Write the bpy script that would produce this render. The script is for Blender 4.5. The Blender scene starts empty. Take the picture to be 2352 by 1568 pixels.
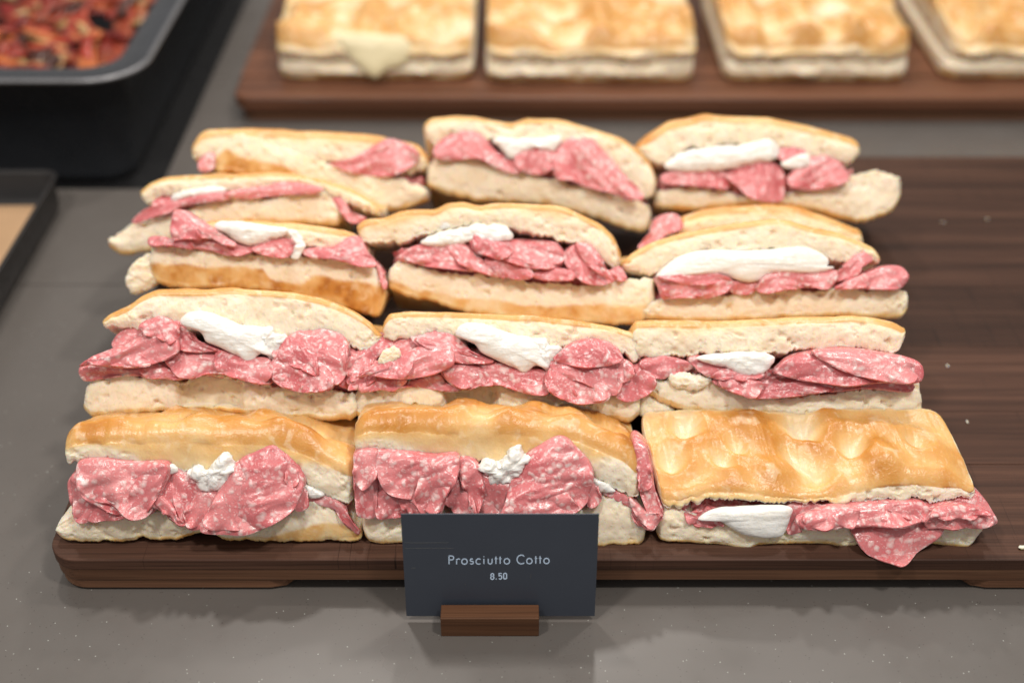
import bpy, math
import numpy as np
from mathutils import Vector

# ------------------------------------------------------------------ camera, world, lamps, exposure
SC = bpy.context.scene
COL = SC.collection
CM = 0.01
PITCH = math.radians(37.0)
CAM_D, CAM_H = 43.1, 45.8            # cm in front of / above the board's near lip
FPX = 2807.0                          # focal length for a 2352 px wide frame
cam_data = bpy.data.cameras.new('camera')
cam = bpy.data.objects.new('camera', cam_data)
COL.objects.link(cam)
cam.location = (0, -CAM_D * CM, CAM_H * CM)
cam.rotation_euler = (math.pi / 2 - PITCH, 0, 0)
cam_data.sensor_width = 36.0
cam_data.lens = FPX / 2352.0 * 36.0
cam_data.clip_start = 0.01
cam_data.clip_end = 50
cam_data.dof.use_dof = True
cam_data.dof.focus_distance = 0.615
cam_data.dof.aperture_fstop = 3.5
cam_data.dof.aperture_blades = 0
SC.camera = cam

world = bpy.data.worlds.new('World')
SC.world = world
world.use_nodes = True
world.node_tree.nodes['Background'].inputs[0].default_value = (1.0, 0.96, 0.92, 1)
world.node_tree.nodes['Background'].inputs[1].default_value = 0.35

def lamp(name, loc, target, watts, radius, color):
    d = bpy.data.lights.new(name, 'AREA')
    d.shape = 'DISK'; d.size = radius * 2 * CM; d.energy = watts; d.color = color
    o = bpy.data.objects.new(name, d); COL.objects.link(o)
    o.location = Vector(loc) * CM
    o.rotation_euler = (Vector(target) - Vector(loc)).to_track_quat('-Z', 'Y').to_euler()
    return o
WARM = (1.0, 0.945, 0.88)
lamp('ceiling_spot', (-30, 62, 125), (0, 10, 0), 5.2, 5, WARM)
lamp('ceiling_spot', (45, 55, 130), (5, 15, 0), 4.9, 5, WARM)
lamp('ceiling_spot', (-45, -35, 120), (0, 8, 0), 6.3, 6, WARM)
lamp('ceiling_spot', (40, -30, 120), (0, 8, 0), 7.1, 6, WARM)
lamp('ceiling_spot', (10, 130, 130), (5, 70, 0), 6.0, 5, WARM)

SC.view_settings.view_transform = 'Standard'
SC.view_settings.look = 'None'
SC.view_settings.exposure = 0.0
SC.view_settings.gamma = 1.0
SC.view_settings.use_curve_mapping = False
SC.render.engine = 'CYCLES'
SC.cycles.use_denoising = True
SC.cycles.max_bounces = 8

# ------------------------------------------------------------------ numpy helpers
_rng = np.random.RandomState(7)
_PERM = np.concatenate([_rng.permutation(512)] * 3)
_VAL = _rng.rand(512) * 2 - 1
def vnoise(p, seed=0):
    p = p + seed * 17.13
    i = np.floor(p).astype(int); f = p - i
    f = f * f * f * (f * (f * 6 - 15) + 10)
    i &= 511
    def h(dx, dy, dz):
        return _VAL[_PERM[_PERM[_PERM[(i[..., 0] + dx) & 511] + ((i[..., 1] + dy) & 511)] + ((i[..., 2] + dz) & 511)] & 511]
    x, y, z = f[..., 0], f[..., 1], f[..., 2]
    a = h(0,0,0)*(1-x) + h(1,0,0)*x; b = h(0,1,0)*(1-x) + h(1,1,0)*x
    c = h(0,0,1)*(1-x) + h(1,0,1)*x; d = h(0,1,1)*(1-x) + h(1,1,1)*x
    return (a*(1-y) + b*y)*(1-z) + (c*(1-y) + d*y)*z
def fbm(p, scale, octaves=3, seed=0):
    s = 0; amp = 1; tot = 0; p = p * scale
    for k in range(octaves):
        s = s + amp * vnoise(p, seed + k * 3.7); tot += amp; amp *= 0.5; p = p * 2.03
    return s / tot
def sstep(e0, e1, x):
    t = np.clip((x - e0) / (e1 - e0 + 1e-9), 0, 1)
    return t * t * (3 - 2 * t)

# ------------------------------------------------------------------ object helpers
def tag(o, label=None, cat=None, group=None, kind=None):
    if label: o['label'] = label
    if cat: o['category'] = cat
    if group: o['group'] = group
    if kind: o['kind'] = kind
    return o
def empty(name, loc, label=None, cat=None, group=None):
    o = bpy.data.objects.new(name, None); COL.objects.link(o)
    o.location = Vector(loc) * CM; o.empty_display_size = 0.02
    return tag(o, label, cat, group)
def mesh_obj(name, verts, faces, mat, parent=None, mask=None, smooth=True, origin=None):
    """verts in cm, world space; origin (cm) becomes the object's own origin when it has no parent"""
    verts = np.asarray(verts, float)
    base = np.array([0.0, 0, 0])
    if parent is not None: base = np.array(parent.location) / CM if parent.parent is None else np.array(parent.parent.location) / CM
    elif origin is not None: base = np.array(origin, float)
    me = bpy.data.meshes.new(name)
    if isinstance(faces, np.ndarray):
        n = len(faces); k = faces.shape[1]
        me.vertices.add(len(verts)); me.vertices.foreach_set('co', ((verts - base) * CM).ravel())
        me.loops.add(n * k); me.loops.foreach_set('vertex_index', faces.ravel().astype(np.int32))
        me.polygons.add(n); me.polygons.foreach_set('loop_start', np.arange(0, n * k, k, dtype=np.int32))
        me.update(calc_edges=True); me.validate()
    else:
        me.from_pydata(((verts - base) * CM).tolist(), [], faces); me.update()
    me.polygons.foreach_set('use_smooth', np.full(len(me.polygons), smooth))
    if mask is not None and len(me.vertices) == len(verts):
        at = me.attributes.new('mask', 'FLOAT_COLOR', 'POINT')
        c = np.ones((len(verts), 4)); c[:, :mask.shape[1]] = mask
        at.data.foreach_set('color', c.ravel())
    me.materials.append(mat)
    o = bpy.data.objects.new(name, me); COL.objects.link(o)
    if parent is not None: o.parent = parent
    elif origin is not None: o.location = Vector(base.tolist()) * CM
    return o
def grid_faces(nr, nc, wrap):
    """quads between nr rows of nc points (columns wrap round when wrap)"""
    i = np.arange(nr - 1)[:, None]; j = np.arange(nc if wrap else nc - 1)[None, :]
    j2 = (j + 1) % nc
    return np.stack([i * nc + j, i * nc + j2, (i + 1) * nc + j2, (i + 1) * nc + j], -1).reshape(-1, 4)
def outward(P, wrap=True):
    """normals of a (rows, cols, 3) grid"""
    dr = np.gradient(P, axis=0)
    dc = np.roll(P, -1, 1) - np.roll(P, 1, 1) if wrap else np.gradient(P, axis=1)
    n = np.cross(dr, dc); n /= np.linalg.norm(n, axis=-1, keepdims=True) + 1e-9
    return n
def box(x0, x1, y0, y1, z0, z1):
    v = [(x, y, z) for z in (z0, z1) for y in (y0, y1) for x in (x0, x1)]
    return v, [(0,2,3,1), (4,5,7,6), (0,1,5,4), (2,6,7,3), (0,4,6,2), (1,3,7,5)]
def bevel(o, w, seg=2):
    m = o.modifiers.new('bevel', 'BEVEL'); m.width = w * CM; m.segments = seg; m.limit_method = 'ANGLE'
    return o

# ------------------------------------------------------------------ photo measuring: picture point -> point in the place
ZOOM = {'A': (80, 950, 2.6727), 'B': (820, 950, 2.4119), 'C': (1500, 950, 2.352), 'D': (150, 650, 2.8337), 'E': (850, 700, 2.8337),
        'F': (1480, 500, 2.5565), 'G': (220, 280, 2.6727), 'H': (850, 250, 2.8337), 'I': (1450, 250, 2.24), 'J': (0, 0, 1.96),
        'K': (550, 0, 2.0452), 'L': (1650, 0, 2.7671), 'M': (940, 1220, 4.127), 'P': (0, 0, 1.0)}
CAMP = np.array([0, -CAM_D, CAM_H]); RIGHT = np.array([1.0, 0, 0])
UPV = np.array([0, math.sin(PITCH), math.cos(PITCH)]); FWD = np.array([0, math.cos(PITCH), -math.sin(PITCH)])
def rays(z, pts):
    x0, y0, s = ZOOM[z]; p = np.asarray(pts, float)
    fx = (x0 + p[:, 0] / s) * 0.9408; fy = (y0 + p[:, 1] / s) * 0.9408
    d = ((fx - 1176) / FPX)[:, None] * RIGHT + ((784 - fy) / FPX)[:, None] * UPV + FWD
    return d
class Frame:
    """plane of a sandwich's cut front: u to the right, v up along the plane, n towards the viewer"""
    def __init__(s, Y0, z0, theta):
        t = math.radians(theta)
        s.P = np.array([0, Y0, z0]); s.U = RIGHT
        s.V = np.array([0, math.sin(t), math.cos(t)]); s.N = np.array([0, -math.cos(t), math.sin(t)])
    def uv(s, z, pts, off=0.0):
        d = rays(z, pts); P = s.P + s.N * off
        k = ((P - CAMP) @ s.N) / (d @ s.N)
        w = CAMP + d * k[:, None] - P
        return np.stack([w @ s.U, w @ s.V], -1)
    def at(s, u, v, n): return s.P + u[..., None] * s.U + v[..., None] * s.V + n[..., None] * s.N

# ------------------------------------------------------------------ materials
def newmat(name):
    m = bpy.data.materials.new(name); m.use_nodes = True
    nt = m.node_tree; b = nt.nodes['Principled BSDF']
    return m, nt, b
class NT:
    def __init__(s, nt): s.nt = nt; s._co = None
    def n(s, t, **kw):
        x = s.nt.nodes.new(t)
        for k, v in kw.items():
            if k.startswith('i_'):
                key = k[2:]; key = int(key) if key.isdigit() else key.replace('_', ' ')
                if hasattr(v, 'is_linked') or hasattr(v, 'links'): s.nt.links.new(v, x.inputs[key])
                else: x.inputs[key].default_value = v
            else: setattr(x, k, v)
        return x
    def coords(s, rnd=True):
        if s._co is None:
            co = s.n('ShaderNodeTexCoord').outputs['Object']
            if rnd:
                r = s.n('ShaderNodeObjectInfo').outputs['Random']
                co = s.n('ShaderNodeVectorMath', operation='ADD', i_0=co, i_1=s.n('ShaderNodeVectorMath', operation='SCALE', i_0=(3.1, 1.7, 2.3), i_Scale=r).outputs[0]).outputs[0]
            s._co = co
        return s._co
    def scaled(s, v, sc): return s.n('ShaderNodeVectorMath', operation='MULTIPLY', i_0=v, i_1=sc).outputs[0]
    def noise(s, scale, detail=3, rough=0.55, dist=0.0, vec=None):
        return s.n('ShaderNodeTexNoise', i_Vector=vec or s.coords(), i_Scale=scale, i_Detail=detail, i_Roughness=rough, i_Distortion=dist)
    def voro(s, scale, feature='F1', vec=None, rnd=1.0):
        return s.n('ShaderNodeTexVoronoi', feature=feature, i_Vector=vec or s.coords(), i_Scale=scale, i_Randomness=rnd)
    def ramp(s, fac, stops):
        r = s.n('ShaderNodeValToRGB', i_Fac=fac); cr = r.color_ramp
        while len(cr.elements) < len(stops): cr.elements.new(0.5)
        for e, (p, c) in zip(cr.elements, stops):
            e.position = p; e.color = (c, c, c, 1) if isinstance(c, (int, float)) else (*c, 1)
        return r.outputs[0]
    def mix(s, fac, a, b, mode='MIX'):
        x = s.n('ShaderNodeMix', data_type='RGBA', blend_type=mode)
        for k, v in (('Factor', fac), ('A', a), ('B', b)):
            sock = [q for q in x.inputs if q.name == k and q.type == ('VALUE' if k == 'Factor' else 'RGBA')][0]
            if hasattr(v, 'is_linked'): s.nt.links.new(v, sock)
            else: sock.default_value = v if k == 'Factor' else ((*v, 1) if len(v) == 3 else v)
        return [q for q in x.outputs if q.type == 'RGBA'][0]
    def math(s, op, a, b=0.0, clamp=False): return s.n('ShaderNodeMath', operation=op, i_0=a, i_1=b, use_clamp=clamp).outputs[0]
    def bump(s, h, strength, dist, normal=None):
        x = s.n('ShaderNodeBump', i_Height=h, i_Strength=strength, i_Distance=dist)
        if normal is not None: s.nt.links.new(normal, x.inputs['Normal'])
        return x.outputs[0]
    def out(s, sock, b, name): s.nt.links.new(sock, b.inputs[name])

def mat_bread():
    m, nt, b = newmat('focaccia_bread'); t = NT(nt)
    at = t.n('ShaderNodeAttribute', attribute_name='mask')
    sep = t.n('ShaderNodeSeparateColor', i_Color=at.outputs['Color'])
    crust, brown = sep.outputs[0], sep.outputs[1]
    # crumb
    n1 = t.noise(60, 3); n2 = t.noise(420, 3)
    crumb = t.mix(t.ramp(n1.outputs[0], [(0.3, 0.0), (0.7, 1.0)]), (0.86, 0.715, 0.52), (0.92, 0.82, 0.66))
    wp = t.n('ShaderNodeVectorMath', operation='ADD', i_0=t.coords(), i_1=t.n('ShaderNodeVectorMath', operation='SCALE', i_0=t.noise(220, 2).outputs['Color'], i_Scale=0.006).outputs[0]).outputs[0]
    def holes(scale, size, keep):
        v = t.voro(scale, vec=wp); w = t.n('ShaderNodeTexWhiteNoise', i_Vector=v.outputs['Color'])
        return t.math('MULTIPLY', t.ramp(v.outputs['Distance'], [(size * 0.35, 1.0), (size, 0.0)]), t.math('GREATER_THAN', w.outputs[0], keep))
    pd = t.math('MAXIMUM', t.math('MAXIMUM', holes(95, 0.36, 0.66), t.math('MULTIPLY', holes(200, 0.40, 0.6), 0.9)), t.math('MULTIPLY', holes(420, 0.40, 0.5), 0.6))
    crumb = t.mix(t.math('MULTIPLY', pd, 0.20), crumb, (0.60, 0.40, 0.21))
    # crust: pale gold to deep brown
    c1 = t.noise(38, 3, 0.5, 0.2); c2 = t.noise(480, 2)
    bf = t.math('ADD', brown, t.math('MULTIPLY', t.math('SUBTRACT', c1.outputs[0], 0.5), 0.45))
    crustc = t.ramp(bf, [(0.0, (0.85, 0.69, 0.455)), (0.25, (0.81, 0.585, 0.30)), (0.5, (0.76, 0.46, 0.175)), (0.8, (0.60, 0.27, 0.055)), (1.0, (0.42, 0.15, 0.025))])
    crustc = t.mix(t.ramp(c2.outputs[0], [(0.60, 0.0), (0.72, 0.22)]), crustc, (0.88, 0.70, 0.44))
    c3 = t.noise(130, 3, 0.5, 0.6)
    crustc = t.mix(t.ramp(c3.outputs[0], [(0.56, 0.0), (0.68, 0.40)]), crustc, (0.87, 0.72, 0.50))
    base = t.mix(crust, crumb, crustc)
    t.out(base, b, 'Base Color')
    rough = t.math('ADD', t.math('MULTIPLY', crust, -0.57), 0.80)
    rough = t.math('ADD', rough, t.math('MULTIPLY', t.noise(70, 3).outputs[0], 0.12))
    t.out(rough, b, 'Roughness')
    b.inputs['Subsurface Weight'].default_value = 0.6
    b.inputs['Subsurface Radius'].default_value = (0.006, 0.0035, 0.0015)
    b.inputs['Subsurface Scale'].default_value = 0.9
    b.inputs['Specular IOR Level'].default_value = 0.45
    hcr = t.math('ADD', t.math('MULTIPLY', pd, -0.9), t.math('ADD', t.math('MULTIPLY', n2.outputs[0], 0.35), t.math('MULTIPLY', t.noise(180, 3).outputs[0], 0.9)))
    hk = t.math('MULTIPLY', t.noise(800, 2).outputs[0], 0.55)
    hk = t.math('ADD', hk, t.math('MULTIPLY', t.noise(260, 3).outputs[0], 0.55))
    h = t.n('ShaderNodeMix', data_type='FLOAT', i_0=crust, i_2=hcr, i_3=hk).outputs[0]
    t.out(t.bump(h, 0.34, 0.0009), b, 'Normal')
    return m
def mat_salami():
    m, nt, b = newmat('sliced_salami'); t = NT(nt)
    co = t.coords()
    wn = t.noise(160, 2); wv = t.n('ShaderNodeVectorMath', operation='SCALE', i_0=wn.outputs['Color'], i_Scale=0.0065).outputs[0]
    co2 = t.n('ShaderNodeVectorMath', operation='ADD', i_0=co, i_1=wv).outputs[0]
    v1 = t.voro(265, vec=co2); v2 = t.voro(520, vec=co2)
    size = t.noise(110, 2)
    f1 = t.math('SUBTRACT', t.math('MULTIPLY', size.outputs[0], 0.88), v1.outputs['Distance'])
    f1 = t.ramp(f1, [(0.0, 0.0), (0.14, 0.40), (0.42, 0.9)])
    f2 = t.ramp(t.math('SUBTRACT', t.math('MULTIPLY', t.noise(150, 2).outputs[0], 0.66), v2.outputs['Distance']), [(0.0, 0.0), (0.24, 0.5)])
    fat = t.math('MAXIMUM', f1, f2)
    lo = t.noise(45, 3)
    meat = t.mix(t.ramp(lo.outputs[0], [(0.3, 0.0), (0.7, 1.0)]), (0.61, 0.142, 0.155), (0.765, 0.28, 0.285))
    meat = t.mix(t.ramp(t.noise(700, 2).outputs[0], [(0.5, 0.0), (0.7, 0.35)]), meat, (0.72, 0.30, 0.30))
    base = t.mix(fat, meat, (0.89, 0.63, 0.61))
    base = t.mix(1.0, base, t.ramp(t.n('ShaderNodeObjectInfo').outputs['Random'], [(0.0, (0.93, 0.86, 0.87)), (1.0, (1.06, 1.14, 1.12))]), 'MULTIPLY')
    t.out(base, b, 'Base Color')
    t.out(t.ramp(t.noise(200, 2).outputs[0], [(0.3, 0.16), (0.7, 0.36)]), b, 'Roughness')
    b.inputs['Subsurface Weight'].default_value = 0.4
    b.inputs['Subsurface Radius'].default_value = (0.006, 0.0018, 0.0016)
    b.inputs['Subsurface Scale'].default_value = 0.5
    b.inputs['Coat Weight'].default_value = 0.18; b.inputs['Coat Roughness'].default_value = 0.14
    h = t.math('ADD', t.math('MULTIPLY', fat, 0.5), t.math('MULTIPLY', t.noise(600, 3).outputs[0], 0.6))
    t.out(t.bump(h, 0.6, 0.0008), b, 'Normal')
    return m
def mat_cheese():
    m, nt, b = newmat('fresh_mozzarella'); t = NT(nt)
    n = t.noise(120, 4)
    t.out(t.mix(t.ramp(n.outputs[0], [(0.35, 0.0), (0.7, 1.0)]), (0.86, 0.84, 0.78), (0.92, 0.91, 0.88)), b, 'Base Color')
    b.inputs['Roughness'].default_value = 0.24
    b.inputs['Subsurface Weight'].default_value = 0.5
    b.inputs['Subsurface Radius'].default_value = (0.005, 0.0045, 0.004)
    b.inputs['Subsurface Scale'].default_value = 0.5
    b.inputs['Coat Weight'].default_value = 0.3; b.inputs['Coat Roughness'].default_value = 0.14
    st = t.noise(1, 3, vec=t.scaled(t.coords(), (60, 350, 350)))
    h = t.math('ADD', st.outputs[0], t.math('MULTIPLY', t.noise(260, 3).outputs[0], 0.7))
    t.out(t.bump(h, 0.7, 0.0012), b, 'Normal')
    return m
def mat_wood(name, c0, c1, c2, rough=0.42, scratch=True, along=0):
    m, nt, b = newmat(name); t = NT(nt)
    s1 = [120, 120, 120]; s1[along] = 3; s2 = [900, 900, 900]; s2[along] = 14
    g = t.noise(1, 4, 0.6, 0.15, vec=t.scaled(t.coords(), tuple(s1)))
    fine = t.noise(1, 3, 0.6, vec=t.scaled(t.coords(), tuple(s2)))
    col = t.ramp(g.outputs[0], [(0.30, c0), (0.52, c1), (0.72, c2)])
    col = t.mix(t.ramp(fine.outputs[0], [(0.35, 0.45), (0.55, 0.0)]), col, tuple(x * 0.55 for x in c0))
    r = t.n('ShaderNodeObjectInfo').outputs['Random']
    col = t.mix(1.0, col, t.ramp(r, [(0.0, 0.70), (1.0, 1.35)]), 'MULTIPLY')
    h = fine.outputs[0]
    if scratch:
        sc = t.noise(1, 2, 0.5, 0.15, vec=t.scaled(t.coords(), (900, 14, 14)))
        sc2 = t.noise(1, 2, 0.5, 0.2, vec=t.scaled(t.coords(), (500, 9, 9)))
        area = t.noise(9, 2)
        k = t.math('MULTIPLY', t.ramp(sc.outputs[0], [(0.62, 0.0), (0.69, 1.0)]), t.ramp(area.outputs[0], [(0.42, 0.0), (0.6, 0.8)]))
        k2 = t.math('MULTIPLY', t.ramp(sc2.outputs[0], [(0.70, 0.0), (0.74, 0.8)]), t.ramp(area.outputs[0], [(0.35, 0.5), (0.6, 0.0)]))
        k = t.math('MAXIMUM', k, k2)
        col = t.mix(k, col, tuple(x * 0.35 for x in c0))
        h = t.math('SUBTRACT', h, k)
    b.inputs['Specular IOR Level'].default_value = 0.22
    t.out(col, b, 'Base Color')
    t.out(t.ramp(g.outputs[0], [(0.3, rough - 0.06), (0.7, rough + 0.12)]), b, 'Roughness')
    t.out(t.bump(h, 0.35, 0.0005), b, 'Normal')
    return m
def mat_counter():
    m, nt, b = newmat('speckled_quartz'); t = NT(nt); t.coords(False)
    n = t.noise(14, 3); n2 = t.noise(260, 3)
    base = t.mix(n.outputs[0], (0.099, 0.089, 0.081), (0.130, 0.118, 0.108))
    base = t.mix(t.ramp(n2.outputs[0], [(0.4, 0.0), (0.7, 0.25)]), base, (0.12, 0.10, 0.09))
    v = t.voro(480); w = t.n('ShaderNodeTexWhiteNoise', i_Vector=v.outputs['Color'])
    k = t.math('MULTIPLY', t.math('LESS_THAN', v.outputs['Distance'], 0.16), t.math('GREATER_THAN', w.outputs[0], 0.93))
    base = t.mix(t.math('MULTIPLY', k, 0.6), base, (0.50, 0.52, 0.48))
    v2 = t.voro(600); w2 = t.n('ShaderNodeTexWhiteNoise', i_Vector=v2.outputs['Color'])
    k2 = t.math('MULTIPLY', t.math('LESS_THAN', v2.outputs['Distance'], 0.2), t.math('GREATER_THAN', w2.outputs[0], 0.86))
    base = t.mix(t.math('MULTIPLY', k2, 0.6), base, (0.04, 0.032, 0.028))
    t.out(base, b, 'Base Color')
    t.out(t.ramp(t.noise(30, 3).outputs[0], [(0.3, 0.26), (0.7, 0.38)]), b, 'Roughness')
    return m
def mat_plain(name, col, rough, metal=0.0, var=0.12, scale=40, bumpd=0.0):
    m, nt, b = newmat(name); t = NT(nt)
    n = t.noise(scale, 4)
    t.out(t.mix(n.outputs[0], tuple(c * (1 - var) for c in col), tuple(min(1, c * (1 + var)) for c in col)), b, 'Base Color')
    t.out(t.ramp(t.noise(scale * 2.3, 3).outputs[0], [(0.3, rough * 0.85), (0.7, min(1, rough * 1.2))]), b, 'Roughness')
    b.inputs['Metallic'].default_value = metal
    if bumpd: t.out(t.bump(t.noise(scale * 6, 3).outputs[0], 0.4, bumpd), b, 'Normal')
    return m
def mat_attr(name, rough):
    m, nt, b = newmat(name); t = NT(nt)
    at = t.n('ShaderNodeAttribute', attribute_name='mask')
    n = t.noise(150, 3)
    t.out(t.mix(1.0, at.outputs['Color'], t.ramp(n.outputs[0], [(0.3, 0.55), (0.7, 1.25)]), 'MULTIPLY'), b, 'Base Color')
    b.inputs['Roughness'].default_value = rough
    t.out(t.bump(n.outputs[0], 0.5, 0.002), b, 'Normal')
    return m
BREAD, SALAMI, CHEESE = mat_bread(), mat_salami(), mat_cheese()
WALNUT = mat_wood('dark_walnut', (0.036, 0.017, 0.011), (0.066, 0.031, 0.020), (0.108, 0.053, 0.034), 0.55)
EDGEWOOD = mat_wood('walnut_edge', (0.125, 0.058, 0.032), (0.20, 0.098, 0.055), (0.28, 0.145, 0.082), 0.46, False)
REDWOOD = mat_wood('reddish_walnut', (0.085, 0.036, 0.021), (0.150, 0.064, 0.036), (0.225, 0.100, 0.057), 0.30, False)
BLOCKWOOD = mat_wood('stained_wood', (0.105, 0.045, 0.022), (0.145, 0.065, 0.032), (0.175, 0.082, 0.042), 0.45, False)
QUARTZ = mat_counter()
BLACK = mat_plain('black_recess', (0.006, 0.006, 0.007), 0.6)
RUBBER = mat_plain('black_rubber', (0.012, 0.012, 0.012), 0.7)
PANMETAL = mat_plain('black_enamel', (0.032, 0.035, 0.041), 0.30, 0.0, 0.25)
RIMGLINT = mat_plain('rim_highlight_steel', (0.22, 0.22, 0.23), 0.32, 0.6, 0.2)  # paler steel: the bright glint along the pan's rim, put into the colour
TRAYMETAL = mat_plain('dark_steel', (0.030, 0.028, 0.028), 0.38, 0.3, 0.3)
PAPER = mat_plain('brown_parchment', (0.42, 0.26, 0.14), 0.7, 0, 0.12, 25, 0.001)
CARD = mat_plain('slate_card', (0.045, 0.055, 0.075), 0.34, 0.0, 0.10, 30)
PALEMARK = mat_plain('pale_slate_mark', (0.10, 0.105, 0.105), 0.6, 0, 0.3, 300)
INK = mat_plain('pale_blue_print', (0.62, 0.78, 1.0), 0.6, 0, 0.02)
MELT = mat_plain('melted_cheese', (0.80, 0.70, 0.44), 0.35, 0, 0.05, 60)
ROAST = mat_attr('roasted_vegetable', 0.3)

# ------------------------------------------------------------------ the setting: counter and dark recess
BT = -2.3                       # counter surface, board surface is z = 0
def slab_struct(name, x0, x1, y0, y1, z0, z1, mat, parent=None, bw=0.08):
    v, f = box(x0, x1, y0, y1, z0, z1)
    return bevel(mesh_obj(name, v, f, mat, parent, smooth=False), bw)
JY = 27.3
c = slab_struct('counter', -140, 140, -60, JY, BT - 4, BT, QUARTZ); tag(c, kind='structure')
slab_struct('counter_slab', -140, 140, JY + 0.06, 40.6, BT - 4, BT, QUARTZ, c)
slab_struct('counter_slab', -27.6, 140, 40.66, 160, BT - 4, BT, QUARTZ, c)
r = slab_struct('recess_floor', -140, -27.0, 40.0, 160, BT - 4.5, BT - 2.6, BLACK); tag(r, kind='structure')

# ------------------------------------------------------------------ boards
def rounded_outline(x0, x1, y0, y1, rad, n=8, corners=(1, 0, 0, 1)):
    """corners: front-left, front-right, back-right, back-left"""
    pts = []
    cs = [(x0, y0, 1, 1, math.pi), (x1, y0, -1, 1, 1.5 * math.pi), (x1, y1, -1, -1, 0), (x0, y1, 1, -1, 0.5 * math.pi)]
    for (x, y, sx, sy, a0), on in zip(cs, corners):
        if not on: pts.append((x, y)); continue
        cx, cy = x + sx * rad, y + sy * rad
        for k in range(n + 1):
            a = a0 + k / n * math.pi / 2
            pts.append((cx + rad * math.cos(a), cy + rad * math.sin(a)))
    return pts
def prism(pts, z0, z1):
    n = len(pts)
    v = [(x, y, z0) for x, y in pts] + [(x, y, z1) for x, y in pts]
    f = [tuple(range(n))[::-1], tuple(range(n, 2 * n))] + [(i, (i + 1) % n, n + (i + 1) % n, n + i) for i in range(n)]
    return v, f
BX0, BX1 = -23.55, 52.0
board = empty('serving_board', (14, 20, BT), 'dark walnut serving board of joined planks under the ham sandwiches', 'board')
EDG = [-0.6, 6.5, 10.95, 15.5, 17.1, 23.7, 34.7, 41.6]
for k in range(7):
    g = 0.012
    y0, y1 = EDG[k] + (g if k else 0), EDG[k + 1] - (g if k < 6 else 0)
    if k == 0: pts = rounded_outline(BX0, BX1, y0, y1, 1.5, corners=(1, 0, 0, 0))
    elif k == 6: pts = rounded_outline(BX0, BX1, y0, y1, 1.5, corners=(0, 0, 0, 1))
    else: pts = rounded_outline(BX0, BX1, y0, y1, 1, corners=(0, 0, 0, 0))
    v, f = prism(pts, -0.70, 0)
    bevel(mesh_obj('plank', v, f, WALNUT, board, smooth=False), 0.07 if k in (0, 6) else 0.015)
# lower half of the board: full at the corner, cut away as a finger groove along the front
lp = rounded_outline(BX0 + 0.12, BX1, -0.52, 41.4, 1.6, corners=(1, 0, 0, 1))
lp = lp[:9] + [(-12.4, -0.52), (-11.6, -0.35), (-10.8, 0.5), (-10.0, 1.1), (22.0, 1.1), (22.8, 0.5), (23.6, -0.35), (24.4, -0.52)] + lp[9:]
mp = rounded_outline(BX0 + 0.04, BX1, -0.56, 41.5, 1.55, corners=(1, 0, 0, 1))
v, f = prism(mp, -1.50, -0.702)
bevel(mesh_obj('board_core', v, f, EDGEWOOD, board, smooth=False), 0.05)
v, f = prism(lp, BT + 0.12, -1.502)
bevel(mesh_obj('board_underside', v, f, EDGEWOOD, board, smooth=False), 0.10)
for x, y in ((BX0 + 1.7, 0.9), (BX0 + 1.7, 39.5), (49, 0.9)):
    v, f = prism([(x + 1.5 * math.cos(a), y + 1.3 * math.sin(a)) for a in np.linspace(0, 2 * math.pi, 20, endpoint=False)], BT, BT + 0.13)
    mesh_obj('rubber_foot', v, f, RUBBER, board, smooth=False)

bb = empty('serving_board', (14, 68, BT), 'reddish wooden board behind, carrying the plain focaccia slabs', 'board')
BE = [51.8, 56.2, 61.5, 67.0, 74.0, 86.0]
for k in range(5):
    y0, y1 = BE[k] + (0.012 if k else 0), BE[k + 1] - 0.012
    pts = rounded_outline(-23.7, 70, y0, y1, 1.5, corners=(1 if k == 0 else 0, 0, 0, 0))
    v, f = prism(pts, -1.2, 0)
    bevel(mesh_obj('plank', v, f, REDWOOD, bb, smooth=False), 0.25 if k == 0 else 0.02, 3)
v, f = prism(rounded_outline(-23.3, 70, 52.3, 85.5, 1.5, corners=(1, 0, 0, 0)), BT, -1.202)
mesh_obj('board_underside', v, f, EDGEWOOD, bb, smooth=False)

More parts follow.
